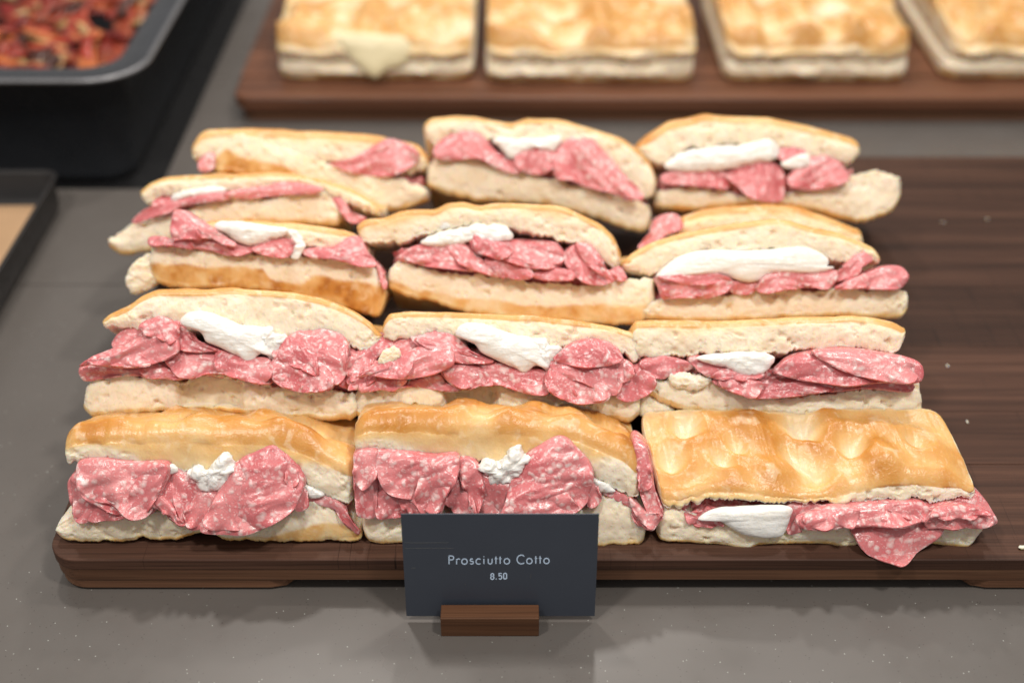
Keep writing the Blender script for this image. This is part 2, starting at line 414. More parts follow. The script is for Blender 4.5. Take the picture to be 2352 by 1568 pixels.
# ------------------------------------------------------------------ bread, salami, cheese builders
def profile(pts, n, jag, seed):
    """polyline -> n points evenly spread in x, lightly smoothed and made ragged"""
    p = pts[np.argsort(pts[:, 0], kind='stable')]
    x = np.linspace(p[0, 0], p[-1, 0], n)
    y = np.interp(x, p[:, 0], p[:, 1])
    k = np.exp(-np.linspace(-2, 2, 13) ** 2); k /= k.sum()
    yp = np.pad(y, 6, mode='edge'); y = np.convolve(yp, k, 'valid')
    q = np.stack([x, np.full(n, seed * 3.3), np.zeros(n)], -1)
    return x, y + jag * (fbm(q, 2.2, 2, seed) * 0.9 + 0.9 * np.abs(fbm(q, 7.0, 3, seed + 11)))
def bread(name, parent, fr, up, lo, s=6.2, phi=35, crust='up', rc=0.33, rl=0.12, band=0.08, bandline=None, tb=1.5, dimples=(), bump=0.18,
          brown=0.47, shear=0.0, dents=(), jag=0.26, seed=1, t0=0.0, na=220, mat=None, rough=0.045, rolled=0.0, endround=0.5, endcrust=0.0, taper=0.0, bandsoft=0.0, belly=0.10, wav=0.10):
    xu, vu = profile(up, na, jag if crust != 'up' else 0.0, seed)
    xl, vl = profile(lo, na, jag if crust == 'up' else jag * 0.4, seed + 5)
    if crust == 'up': vu = vu + 0.07 * fbm(np.stack([xu, xu * 0, xu * 0 + seed * 1.9], -1), 0.55, 2, seed + 12)
    vu = np.maximum(vu, vl + 0.08)
    ph = math.radians(phi); B = np.array([0, math.cos(ph), -math.sin(ph)])
    a = np.linspace(0, 1, na); th = vu - vl
    ru = np.minimum(rc if crust == 'up' else rl, 0.42 * th); rr = np.minimum(rl if crust == 'up' else rc, 0.42 * th)
    NF, NA, NT_, NB, NBT = 22, 7, 34, 6, 18
    # loop parameters: part id, k in 0..1
    segs = [('front', np.linspace(0, 1, NF, endpoint=False)), ('ua', np.linspace(0, 1, NA, endpoint=False)), ('top', np.linspace(0, 1, NT_, endpoint=False)),
            ('back', np.linspace(0, 1, NB, endpoint=False)), ('bot', np.linspace(0, 1, NBT, endpoint=False)), ('la', np.linspace(0, 1, NA, endpoint=False))]
    vmean_u, vmean_l = vu.mean(), vl.mean()
    def lims(t):          # surfaces at depth t (na, m)
        g = sstep(0, 1, t / s) * 0.85
        low = vl[:, None] * (1 - g) + vmean_l * g
        upp = vu[:, None] * (1 - g) + (low + tb) * g if True else 0
        return low, upp
    U, Vv, T, CR, BR, FRONT = [], [], [], [], [], []
    A = a[:, None]
    for nm, k in segs:
        k = k[None, :]
        if nm == 'front':
            v0 = (vl + rr)[:, None]; v1 = (vu - ru)[:, None]; t = np.zeros((na, k.shape[1])); v = v0 + (v1 - v0) * k
        elif nm == 'ua':
            an = k * math.pi / 2; t = ru[:, None] * (1 - np.cos(an)); v = (vu - ru)[:, None] + ru[:, None] * np.sin(an)
        elif nm == 'top':
            t = ru[:, None] + (s - 0.5 - ru[:, None]) * k ** 1.6; l, v = lims(t)
        elif nm == 'back':
            t = np.full((na, k.shape[1]), s - 0.5) + 0.5 * np.sin(k * math.pi); l, u_ = lims(t * 0 + s - 0.5); v = u_ + (l - u_) * k
        elif nm == 'bot':
            t = s - 0.5 + (rr[:, None] - s + 0.5) * k ** 0.7; v, u_ = lims(t)
        else:
            an = k * math.pi / 2; t = rr[:, None] * (1 - np.sin(an)); v = (vl + rr)[:, None] - rr[:, None] * np.cos(an)
        c = np.clip((v - vl[:, None]) / th[:, None], 0, 1)
        u = xl[:, None] + (xu - xl)[:, None] * c
        # crust amounts
        if nm == 'front':
            q = np.stack([u, v, np.full_like(u, seed * 1.7)], -1)
            wob = fbm(q, 1.3, 3, seed + 2)
            if bandline is not None:
                bl = np.interp(u, bandline[:, 0], bandline[:, 1])
                d = (v - bl) if crust == 'up' else (bl - v)
                cr = sstep(-0.10 - bandsoft, 0.12 + bandsoft, d + wob * 0.18)
            else:
                d = (vu[:, None] - v) if crust == 'up' else (v - vl[:, None])
                bw = band + rolled * sstep(-0.15, 0.25, fbm(np.stack([u, u * 0, u * 0 + seed], -1), 0.35, 2, seed + 9)) * th[:, None]
                soft = 0.55 if crust == 'up' else 0.28
                cr = 1 - sstep(bw * 0.4, bw + soft, d + wob * 0.28)
        elif nm in ('ua', 'top'): cr = np.full_like(t, 1.0 if crust == 'up' else 0.0)
        elif nm in ('bot', 'la'): cr = np.full_like(t, 0.0 if crust == 'up' else 1.0)
        else: cr = np.full_like(t, 0.6)
        if crust == 'both': cr = np.ones_like(t) * (0 if nm == 'front' else 1)
        # dimpled crust
        br = np.full_like(t, brown)
        if nm == 'front' and crust in ('up', 'down'):
            if bandsoft > 0: br = (0.75 * br + 0.10) * (0.15 + 0.85 * sstep(0.0, 1.0, d / np.maximum(0.15, d[:, -1:])))
            elif bandline is None: br = (0.75 * br + 0.08) * (1 - sstep(0, bw + 0.4, d))
        if nm == 'ua' and crust == 'up': br = br * (0.75 + 0.5 * k)
        if crust != 'none' and nm in ('ua', 'top'):
            q = np.stack([u, t, np.full_like(u, seed * 2.1)], -1)
            hb = bump * (fbm(q, 0.45, 2, seed + 4) * 1.3 + 0.25)
            for (da, dt, rad, dep) in dimples:
                du = (A * np.ones_like(t) - da) * (xu[-1] - xu[0]); dd = np.sqrt(du ** 2 + (t - dt) ** 2)
                hb = hb - dep * np.exp(-(dd / rad) ** 2) + dep * 0.20 * np.exp(-((dd - rad * 1.7) / (rad * 0.7)) ** 2)
            wgt = sstep(0, 0.8, t) if nm == 'top' else sstep(0, 0.8, t)
            if crust == 'up': v = v + hb * wgt
            br = br + 0.10 + np.clip(hb, -0.9, 0.28) * 0.85 + 0.14 * fbm(q, 0.9, 3, seed + 6)
        if crust == 'down':
            q = np.stack([u, v, t], -1); br = br + 0.5 * fbm(q, 1.4, 3, seed + 8)
        if nm == 'front':
            q = np.stack([u, v, np.full_like(u, seed * 1.1)], -1)
            t = t + 0.10 * fbm(q, 0.9, 2, seed + 3) + wav * fbm(np.stack([u, u * 0, u * 0 + seed], -1), 0.4, 2, seed + 21) * (4 * k * (1 - k)) - belly * 4 * k * (1 - k)
            for (x0, x1, dep) in dents:
                t = t + dep * sstep(x0 - 0.25, x0 + 0.25, u) * (1 - sstep(x1 - 0.25, x1 + 0.25, u))
        U.append(u); Vv.append(v); T.append(t); CR.append(cr); BR.append(br); FRONT.append(np.full_like(t, 1.0 if nm == 'front' else 0.0))
    U, Vv, T, CR, BR, FRONT = [np.concatenate(x, 1) for x in (U, Vv, T, CR, BR, FRONT)]
    P = fr.P + (U + shear * T + taper * T * (1 - A))[..., None] * fr.U + Vv[..., None] * fr.V + (T + t0)[..., None] * B
    # rounded ends: loops shrink towards their middle over the last half centimetre
    cen = P.mean(1, keepdims=True)
    dist = np.minimum(a, 1 - a) * (xu[-1] - xu[0])
    e = np.clip(dist / endround, 0, 1); kk = 0.80 + 0.20 * np.sqrt(1 - (1 - e) ** 2)
    P = cen + (P - cen) * kk[:, None, None]
    def shrink(row, f): return row.mean(0, keepdims=True) + (row - row.mean(0, keepdims=True)) * f
    fr_ = [0.06, 0.35, 0.7, 0.92]
    ex = 0.10
    P = np.concatenate([np.stack([shrink(P[0], f) + np.array([-ex * (1 - f ** 3), 0, 0]) for f in fr_]), P,
                        np.stack([shrink(P[-1], f) + np.array([ex * (1 - f ** 3), 0, 0]) for f in fr_[::-1]])])
    pad = lambda X, val=None: np.concatenate([np.repeat(X[:1], 4, 0), X, np.repeat(X[-1:], 4, 0)])
    CR, BR, FRONT = pad(CR), pad(BR), pad(FRONT)
    CR[:4] = CR[:4] * 0.5 + endcrust * 0.5; CR[-4:] = CR[-4:] * 0.5 + endcrust * 0.5
    N = outward(P)
    if ((P[na // 2, 2] - P[na // 2].mean(0)) @ N[na // 2, 2]) < 0: N = -N
    f1 = fbm(P, 3.2, 3, seed); f2 = fbm(P, 7.0, 2, seed + 1)
    pit = np.minimum(0, f2 + 0.32) * 0.14 + np.minimum(0, fbm(P, 2.3, 2, seed + 31) + 0.32) * 0.6
    disp = (1 - CR) * (rough * (f1 * 1.2) + pit * FRONT * (1 if mat is None else 0)) + CR * 0.018 * f1
    P = P + N * disp[..., None]
    nr, nc = P.shape[:2]
    F = grid_faces(nr, nc, True)[:, ::-1]
    mask = np.stack([CR, np.clip(BR, 0, 1), FRONT], -1).reshape(-1, 3)
    V = P.reshape(-1, 3)
    # close the two ends
    caps = []
    faces = [tuple(q) for q in F] if False else F
    tri = np.array([[0, 0, 0, 0]])
    c0, c1 = len(V), len(V) + 1
    V = np.concatenate([V, P[0].mean(0)[None], P[-1].mean(0)[None]])
    mask = np.concatenate([mask, mask[:1], mask[-1:]])
    j = np.arange(0, nc, 2); j1 = (j + 1) % nc; j2 = (j + 2) % nc
    capA = np.stack([j2, j1, j, np.full_like(j, c0)], -1)[:, ::-1][:, ::-1]
    base = (nr - 1) * nc
    capB = np.stack([base + j, base + j1, base + j2, np.full_like(j, c1)], -1)
    F = np.concatenate([F, capA, capB])
    return mesh_obj(name, V, F, mat or BREAD, parent, mask)

def closed_curve(p, n):
    """smooth closed curve through the points"""
    m = len(p); d = np.linalg.norm(np.roll(p, -1, 0) - p, axis=1); L = np.concatenate([[0], np.cumsum(d)])
    s = np.linspace(0, L[-1], n, endpoint=False); out = []
    for si in s:
        i = min(np.searchsorted(L, si, 'right') - 1, m - 1); t = (si - L[i]) / (d[i] + 1e-9)
        p0, p1, p2, p3 = p[(i - 1) % m], p[i], p[(i + 1) % m], p[(i + 2) % m]
        out.append(0.5 * (2 * p1 + (p2 - p0) * t + (2 * p0 - 5 * p1 + 4 * p2 - p3) * t * t + (3 * p1 - p0 - 3 * p2 + p3) * t ** 3))
    return np.array(out)
def slice_patch(parent, fr, z, pts, off=0.35, bulge=0.45, tuck=1.2, wr=0.16, seed=1, ang=None, lip=0.16, name='salami_slice', dxy=(0, 0), q=1.0):
    """a thin salami slice draped over the front of the filling; its upper edge runs back into the sandwich"""
    pts = np.asarray(pts, float) + np.array(dxy)
    uv = fr.uv(z, pts, off)
    rs = np.random.RandomState(seed)
    nth, nr = int(84 * q), int(24 * q)
    C = closed_curve(uv, nth); c = C.mean(0)
    size = np.sqrt(np.abs(np.sum(C[:, 0] * np.roll(C[:, 1], -1) - np.roll(C[:, 0], -1) * C[:, 1])) / 2)
    bulge = bulge * min(1.0, size / 2.5); wr = wr * min(1.0, size / 2.0)
    r = np.linspace(0.03, 1, nr)[:, None]
    UV = c + (C - c)[None] * r[..., None]
    ext = 8                                  # rings that run on backwards
    dirv = (C - c) / (np.linalg.norm(C - c, axis=1, keepdims=True) + 1e-9)
    up = sstep(-0.25, 0.55, dirv[:, 1])
    vv = (UV[..., 1] - c[1]) / (size + 1e-6)
    n = off + 0.5 * bulge * (1 - (r * (0.25 + 0.75 * up[None])) ** 2.4) - 0.17 * size * vv - 0.05 * size * r ** 4 * up[None]
    a = rs.rand() * math.pi if ang is None else math.radians(ang)
    ca, sa = math.cos(a), math.sin(a)
    w = np.stack([(UV[..., 0] * ca + UV[..., 1] * sa) * 0.45, (-UV[..., 0] * sa + UV[..., 1] * ca) * 1.5, np.full(UV.shape[:2], seed * 0.77)], -1)
    rid = 1 - 2 * np.abs(fbm(w, 0.62, 2, seed))
    n = n + wr * (rid - 0.45) * (0.35 + 0.65 * r) + 0.5 * wr * fbm(w, 1.7, 2, seed + 3)
    # pleats fanning out from a pinch near the upper edge
    ip = np.argmax(C[:, 1] + 0.7 * size * (rs.rand() - 0.5) * np.sign(C[:, 0] - c[0])); pin = c + (C[ip] - c) * 0.9
    dx = UV - pin; ds = np.linalg.norm(dx, axis=-1); ax = np.arctan2(dx[..., 0], -dx[..., 1] + 0.15 * size)
    kf = rs.uniform(3.5, 6.5)
    wave = 2 / math.pi * np.arcsin(0.985 * np.sin(kf * ax + rs.rand() * 6.28 + 0.8 * fbm(w, 0.5, 2, seed + 7)))
    n = n + 1.7 * wr * wave * sstep(0.1, 1.1, ds / (size + 1e-6))
    th = np.linspace(0, 2 * math.pi, nth, endpoint=False)[None]
    n = n + lip * r ** 5 * (1 - up[None]) * (0.4 + np.sin(th * rs.randint(4, 8) + rs.rand() * 6))
    k = np.linspace(0, 1, ext + 1)[1:, None]
    UVe = np.repeat(C[None], ext, 0) + (0.10 * np.sin(k * math.pi / 2) * up[None])[..., None] * dirv[None] * size * 0.5
    ne = n[-1:] - tuck * k ** 1.3 * up[None]
    UVe = UVe + (1e-3 * k)[..., None] * dirv[None]
    UV = np.concatenate([UV, UVe]); n = np.concatenate([n, ne])
    P = fr.at(UV[..., 0], UV[..., 1], n)
    if fr.P[2] < 0.1:                        # what would sink into the board lies on it
        dz = np.maximum(0, 0.10 - P[..., 2]); P[..., 2] += dz; P[..., 1] -= 0.97 * dz
    N = outward(P)
    if (N[2].mean(0) @ fr.N) < 0: N = -N
    N[nr:] = N[nr - 1]
    tk = 0.042
    nrt = P.shape[0]
    allP = np.concatenate([P + N * tk, (P - N * tk)[::-1]])
    F = grid_faces(allP.shape[0], nth, True)
    V = np.concatenate([allP.reshape(-1, 3), allP[0].mean(0)[None], allP[-1].mean(0)[None]])
    j = np.arange(0, nth, 2); m0 = (allP.shape[0] - 1) * nth
    F = np.concatenate([F, np.stack([j, np.full_like(j, len(V) - 2), (j + 2) % nth, (j + 1) % nth], -1), np.stack([m0 + j, m0 + (j + 1) % nth, m0 + (j + 2) % nth, np.full_like(j, len(V) - 1)], -1)])
    return mesh_obj(name, V, F, SALAMI, parent)
def cheese(parent, fr, z, pts, off=0.15, bulge=0.5, back=0.6, lump=0.07, lscale=1.6, seed=1, name='mozzarella', dxy=(0, 0), mat=None):
    pts = np.asarray(pts, float) + np.array(dxy)
    uv = fr.uv(z, pts, off)
    nth, nr = 110, 22
    C = closed_curve(uv, nth); c = C.mean(0)
    size = np.sqrt(np.abs(np.sum(C[:, 0] * np.roll(C[:, 1], -1) - np.roll(C[:, 0], -1) * C[:, 1])) / 2)
    bulge = bulge * min(1.0, size / 1.6); back = back * min(1, size / 1.0)
    r = np.sin(np.linspace(0.02, 1, nr) * math.pi / 2)[:, None]
    UV = c + (C - c)[None] * r[..., None]
    h = np.sqrt(np.clip(1 - r ** 2.6, 0, 1))
    Pf = fr.at(UV[..., 0], UV[..., 1], off + bulge * h * np.ones((1, nth)))
    Pb = fr.at(UV[..., 0], UV[..., 1], off - back * h * np.ones((1, nth)))[::-1][1:]
    P = np.concatenate([Pf, Pb])
    N = outward(P)
    if (N[3].mean(0) @ fr.N) < 0: N = -N
    P = P + N * (lump * (1 - 2.2 * np.abs(fbm(P, lscale, 3, seed))) )[..., None]
    F = grid_faces(P.shape[0], nth, True)
    V = np.concatenate([P.reshape(-1, 3), P[0].mean(0)[None], P[-1].mean(0)[None]])
    j = np.arange(0, nth, 2); m0 = (P.shape[0] - 1) * nth
    F = np.concatenate([F, np.stack([j, np.full_like(j, len(V) - 2), (j + 2) % nth, (j + 1) % nth], -1), np.stack([m0 + j, m0 + (j + 1) % nth, m0 + (j + 2) % nth, np.full_like(j, len(V) - 1)], -1)])
    return mesh_obj(name, V, F, mat or CHEESE, parent, None if mat is None else np.tile([[0.0, 0.2, 1.0]], (len(V), 1)))

SAND_N = [0]
def sandwich(label, z, row, top_up, top_lo, bot_up, bot_lo, salami=(), mozz=(), fill=0.75, seed=1, topkw=None, botkw=None, flaps=(), botline=None, topline=None,
             fillkw=None, q=1.0):
    Y0, z0, th, phb, pht = ROWS[row] if isinstance(row, str) else row
    fr = Frame(Y0, z0, th)
    tu, tl, bu, bl = [fr.uv(z, p) for p in (top_up, top_lo, bot_up, bot_lo)]
    cx = (tu[:, 0].mean() + bl[:, 0].mean()) / 2
    root = empty('filled_focaccia', (cx, Y0 + 3, max(0, z0 - 3)), label, 'sandwich', 'ham and mozzarella focaccia sandwiches stacked on the board')
    na = int(220 * q)
    kw = dict(phi=pht, crust='up', seed=seed, na=na); kw.update(topkw or {})
    if topline is not None: kw['bandline'] = fr.uv(z, topline)
    bread('bread_lid', root, fr, tu, tl, **kw)
    kw = dict(phi=phb, crust='down', rl=0.10, rc=0.35, band=0.30, seed=seed + 20, brown=0.34, na=na); kw.update(botkw or {})
    if botline is not None:
        b = fr.uv(z, botline); kw['bandline'] = b[np.argsort(b[:, 0])]
    bread('bread_base', root, fr, bu, bl, **kw)
    # inner layers of salami between the two halves
    x0 = max(tl[:, 0].min(), bu[:, 0].min()) + 0.35; x1 = min(tl[:, 0].max(), bu[:, 0].max()) - 0.35
    xs = np.linspace(x0, x1, 40)
    so = lambda p: p[np.argsort(p[:, 0], kind='stable')]
    lo_ = np.interp(xs, so(bu)[:, 0], so(bu)[:, 1]) - 0.10; hi_ = np.interp(xs, so(tl)[:, 0], so(tl)[:, 1]) + 0.05
    hi_ = np.maximum(lo_ + 0.3, lo_ + (hi_ - lo_) * fill)
    kw = dict(phi=(phb + pht) / 2, s=5.0, crust='none', rc=0.25, rl=0.25, tb=0.9, t0=0.55, mat=SALAMI, jag=0.30, rough=0.30, seed=seed + 40, na=120, bump=0)
    kw.update(fillkw or {})
    bread('salami_layer', root, fr, np.stack([xs, hi_], -1), np.stack([xs, lo_], -1), **kw)
    for i, s in enumerate(salami):
        d = s[1] if len(s) > 1 else {}
        d = dict(d); nodup = d.pop('nodup', False)
        pp = np.asarray(s[0], float) + np.array(d.pop('dxy', (0, 0))); s = (pp,); ext_ = np.sqrt(np.ptp(pp[:, 0]) * np.ptp(pp[:, 1])) / ZOOM[z][2] / 44
        if ext_ > 2.4 and q > 0.8 and not nodup:          # a second slice lying under the big ones, its edge peeking out
            rs = np.random.RandomState(seed * 31 + i); pc = pp.mean(0); d2 = dict(d); d2['off'] = d.get('off', 0.35) - 0.22; d2['lip'] = 0.2
            slice_patch(root, fr, z, pc + (pp - pc) * rs.uniform(0.94, 1.02) + ZOOM[z][2] * np.array([rs.uniform(-12, 12), rs.uniform(-6, 4)]), seed=seed * 17 + i, q=q, **d2)
        slice_patch(root, fr, z, s[0], seed=seed * 13 + i, q=q, **d)
        if ext_ > 2.0 and q > 0.8 and not nodup:          # the same slice folded back over itself
            rs = np.random.RandomState(seed * 37 + i); cc_ = closed_curve(pp, 28); pc = cc_.mean(0); an = rs.uniform(0, 2 * math.pi)
            dr = np.array([math.cos(an), math.sin(an)]); e = (cc_ - pc) @ dr; lim = e.max() * rs.uniform(-0.05, 0.35)
            half = cc_[e > lim] * 0.96 + pc * 0.04
            if len(half) > 8:
                k0 = np.argmax(np.linalg.norm(np.diff(np.concatenate([half, half[:1]]), axis=0), axis=1)) + 1
                half = np.roll(half, -k0, 0); mid_ = (half[0] + half[-1]) / 2 - dr * 0.12 * np.ptp(e)
                d3 = dict(d); d3.update(off=d.get('off', 0.35) + 0.30, bulge=0.35, lip=0.22, wr=0.12, tuck=0.5); d3.pop('ang', None)
                slice_patch(root, fr, z, np.concatenate([half[::2], mid_[None]]), seed=seed * 19 + i, q=q * 0.85, **d3)
    for i, s in enumerate(mozz):
        d = s[1] if len(s) > 1 else {}
        cheese(root, fr, z, s[0], seed=seed * 7 + i, **d)
    for i, s in enumerate(flaps):
        d = dict(bulge=0.35, back=0.6, lump=0.10, lscale=2.2); d.update(s[1] if len(s) > 1 else {})
        cheese(root, fr, z, s[0], seed=seed * 5 + i, name='torn_bread', mat=BREAD, **d)
    return root
# row: front edge Y, z, tilt of the cut face, slope of the lower and of the upper half
ROWS = {'front': (0.3, 0.0, 26, 0, 22), 'second': (6.3, 3.6, 35, 35, 46), 'third': (14.0, 4.6, 35, 35, 46), 'fourth': (20.5, 4.6, 35, 35, 46), 'back': (26.2, 4.7, 35, 35, 44)}

# ---- front row
sandwich('front row sandwich at the board corner, peaked salami slice and crumbly white curds', 'A', 'front',
    [(195,330),(260,265),(540,255),(700,240),(840,215),(1000,205),(1200,225),(1400,225),(1600,235),(1800,300),(1950,380),(2090,450)],
    [(205,480),(300,485),(420,470),(560,485),(700,495),(860,500),(1000,545),(1200,540),(1400,560),(1600,580),(1750,600),(1900,690),(2060,755),(2092,740)],
    [(135,900),(200,860),(280,825),(400,840),(560,810),(700,800),(860,815),(1000,850),(1110,870),(1200,870),(1350,890),(1500,860),(1700,760),(1800,720),(1900,740),(2040,870),(2130,930)],
    [(130,960),(200,1000),(300,1010),(500,1014),(675,1010),(706,950),(735,1010),(900,1005),(960,998),(1060,965),(1150,945),(1230,1005),(1500,1016),(2000,1012),(2150,1010)],
    salami=[([(1640,430),(1730,530),(1790,650),(1805,750),(1720,770),(1660,600)], dict(off=0.1)),
            ([(1790,700),(1900,690),(2020,760),(2130,900),(2110,930),(2040,860),(1940,750),(1830,740)], dict(off=0.0, bulge=0.2)),
            ([(240,590),(310,540),(380,620),(450,690),(540,720),(640,800),(540,835),(400,850),(290,815),(265,700)], dict(off=0.25, ang=60)),
            ([(290,490),(430,468),(640,490),(865,492),(860,610),(820,700),(775,800),(690,812),(600,760),(480,715),(380,700),(310,620)], dict(off=0.45, ang=20, wr=0.22)),
            ([(870,500),(960,535),(1080,595),(1220,635),(1235,760),(1120,880),(1020,875),(950,740),(890,620)], dict(off=0.3, ang=110)),
            ([(780,730),(880,625),(950,710),(1025,872),(960,868),(870,805)], dict(off=0.6, ang=120)),
            ([(1550,395),(1640,450),(1720,530),(1760,620),(1735,720),(1705,775),(1600,840),(1450,892),(1300,905),(1120,880),(1160,760),(1230,640),(1330,500),(1430,440)], dict(off=0.65, bulge=0.6, ang=15, wr=0.24))],
    mozz=[([(1010,545),(1070,510),(1140,545),(1200,480),(1270,420),(1310,490),(1345,510),(1270,600),(1200,645),(1110,642),(1080,585)], dict(off=0.25, lump=0.16, lscale=2.4)),
          ([(865,510),(915,492),(940,530),(890,545)], dict(off=0.2)), ([(1765,615),(1830,640),(1900,690),(1800,695)], dict(off=0.0))],
    botline=[(130,955),(700,985),(1000,1003),(1250,990),(1500,965),(1750,900),(1900,865),(2050,880),(2150,960)],
    topline=[(195,410),(300,375),(420,370),(560,405),(680,450),(760,520),(1000,560),(1300,560),(1500,540),(1650,500),(1800,480),(1950,520),(2092,560)],
    topkw=dict(bandsoft=0.12, rc=1.0, rolled=0.9, dimples=[(0.18,2.6,0.8,0.60),(0.51,2.9,1.0,0.70),(0.36,1.3,0.8,0.25),(0.84,2.0,0.9,0.50),(0.96,2.9,0.8,0.40),(0.68,1.0,0.6,0.22),(0.33,3.2,0.5,-0.35),(0.68,3.0,0.7,-0.35)], bump=0.30, tb=1.3, s=6.0),
    botkw=dict(s=6.5, tb=1.2, taper=0.32), seed=3, fill=0.85)
sandwich('front row sandwich standing right behind the dark price card', 'B', 'front',
    [(108,230),(150,185),(230,165),(400,150),(600,165),(800,145),(1000,150),(1200,165),(1400,185),(1550,245),(1700,310),(1780,400)],
    [(110,370),(230,365),(400,385),(600,395),(760,420),(900,440),(1100,470),(1300,480),(1500,520),(1640,600),(1760,665),(1790,640)],
    [(150,740),(300,745),(380,740),(500,720),(700,725),(1000,735),(1450,720),(1560,660),(1700,620),(1760,700),(1830,840)],
    [(160,900),(250,925),(390,925),(700,925),(1000,925),(1400,930),(1540,940),(1700,940),(1750,935),(1820,930)],
    salami=[([(1760,310),(1830,350),(1870,560),(1920,720),(1860,745),(1800,640),(1770,500)], dict(off=-0.7, bulge=0.2, wr=0.25, ang=85)),
            ([(1430,370),(1500,470),(1540,560),(1560,650),(1480,675),(1455,520)], dict(off=0.1)),
            ([(1550,600),(1650,600),(1760,670),(1850,740),(1920,730),(1870,810),(1800,800),(1720,690),(1620,640)], dict(off=0.0, bulge=0.25)),
            ([(108,385),(180,360),(240,372),(245,560),(240,735),(150,732),(118,640)], dict(off=0.2, ang=80)),
            ([(230,560),(320,580),(400,630),(480,660),(510,720),(380,742),(250,732)], dict(off=0.3, ang=40)),
            ([(225,380),(380,378),(560,405),(705,398),(712,520),(660,610),(620,715),(540,715),(480,650),(380,620),(300,590),(240,480)], dict(off=0.5, ang=25, wr=0.22)),
            ([(715,415),(800,430),(900,495),(1055,545),(1060,650),(1000,735),(820,735),(780,630),(730,540)], dict(off=0.3, ang=100)),
            ([(635,640),(720,535),(790,610),(830,730),(720,738),(675,695)], dict(off=0.6, ang=110)),
            ([(1330,303),(1420,370),(1490,450),(1512,540),(1490,620),(1470,670),(1380,712),(1200,740),(980,735),(1000,640),(1060,520),(1130,410),(1230,340)], dict(off=0.65, bulge=0.6, ang=10, wr=0.24))],
    mozz=[([(840,455),(900,418),(960,440),(1010,390),(1070,332),(1110,390),(1145,410),(1080,505),(1030,548),(920,552),(900,500)], dict(off=0.25, lump=0.16, lscale=2.4)),
          ([(1515,525),(1580,545),(1645,598),(1550,600)], dict(off=0.0))],
    topline=[(108,330),(230,300),(330,310),(450,350),(560,400),(800,430),(1100,480),(1300,470),(1500,420),(1650,400),(1790,440)],
    topkw=dict(bandsoft=0.12, rc=1.0, rolled=0.9, dimples=[(0.22,2.8,0.9,0.5),(0.47,1.2,0.8,0.28),(0.72,1.4,0.8,0.3),(0.9,2.2,0.9,0.55),(0.38,3.0,0.7,-0.3),(0.64,3.0,0.8,-0.35)], bump=0.30, tb=1.3, s=6.0),
    botkw=dict(s=6.5, tb=1.2, band=0.35), seed=4, fill=0.85)
sandwich('front row sandwich with broad dimpled golden top, salami tongue hanging over the board edge', 'C', 'front',
    [(280,605),(400,590),(520,565),(640,555),(780,560),(900,580),(1050,605),(1200,600),(1330,555),(1480,510),(1650,490),(1800,490),(1950,515),(2075,580)],
    [(280,708),(400,692),(500,660),(620,632),(750,655),(900,662),(1100,662),(1300,662),(1450,660),(1600,650),(1700,642),(1900,655),(2000,632),(2085,622)],
    [(255,790),(290,710),(340,705),(420,735),(480,760),(600,770),(800,820),(980,810),(1100,800),(1400,800),(1800,820),(2000,790),(2150,770)],
    [(250,890),(350,893),(520,905),(600,908),(700,925),(760,945),(800,918),(850,907),(1100,905),(1240,907),(1290,920),(1350,915),(1400,908),(1800,905),(1900,915),(2020,928),(2060,905),(2070,880)],
    salami=[([(1000,670),(1150,660),(1200,690),(1060,730),(1060,810),(985,812)], dict(off=-0.1, bulge=0.2)),
            ([(1500,655),(1750,655),(1950,640),(2085,600),(2165,695),(2170,770),(1950,760),(1700,740)], dict(off=0.05, bulge=0.3)),
            ([(410,722),(480,740),(540,715),(625,770),(540,785),(430,772)], dict(off=0.05, bulge=0.2)),
            ([(1380,800),(1550,765),(1720,740),(1800,770),(1885,790),(1840,850),(1750,920),(1640,990),(1560,985),(1440,932),(1385,860)], dict(off=0.35, bulge=0.25, ang=70, wr=0.10, nodup=True)),
            ([(1060,745),(1200,700),(1400,680),(1600,664),(1720,680),(1778,740),(1700,762),(1500,777),(1300,782),(1100,792)], dict(off=0.55, bulge=0.3, ang=3)),
            ([(1780,745),(1850,692),(1950,675),(2100,690),(2168,720),(2160,772),(2050,792),(1900,787),(1800,795)], dict(off=0.6, bulge=0.3, ang=3))],
    mozz=[([(480,745),(560,692),(700,675),(1000,672),(1008,740),(980,812),(950,842),(850,848),(740,828),(640,775),(560,732)], dict(off=0.35, bulge=0.35, lump=0.03, lscale=0.8))],
    topline=[(280,690),(420,660),(500,640),(640,625),(800,655),(1100,660),(1260,655),(1350,590),(1500,545),(1700,520),(1900,530),(2085,600)],
    topkw=dict(bandsoft=0.08, phi=-9, s=5.2, rc=0.55, rolled=0.6, shear=-0.17, brown=0.42, bump=0.26, tb=1.2,
               dimples=[(0.06,2.0,0.6,0.60),(0.22,1.7,0.5,0.65),(0.28,2.5,0.45,0.5),(0.51,1.2,0.75,0.50),(0.47,2.1,0.6,0.55),(0.66,2.4,0.6,0.75),(0.87,2.4,0.5,0.65),(0.14,3.9,0.7,0.8),(0.53,3.9,0.8,0.85),(0.36,1.1,0.9,-0.42),(0.72,1.0,1.0,-0.42),(0.36,3.4,0.9,-0.35),(0.78,3.5,1.0,-0.35)]),
    botkw=dict(s=6.0, tb=1.2, band=0.12, jag=0.14), seed=5, fill=0.6)

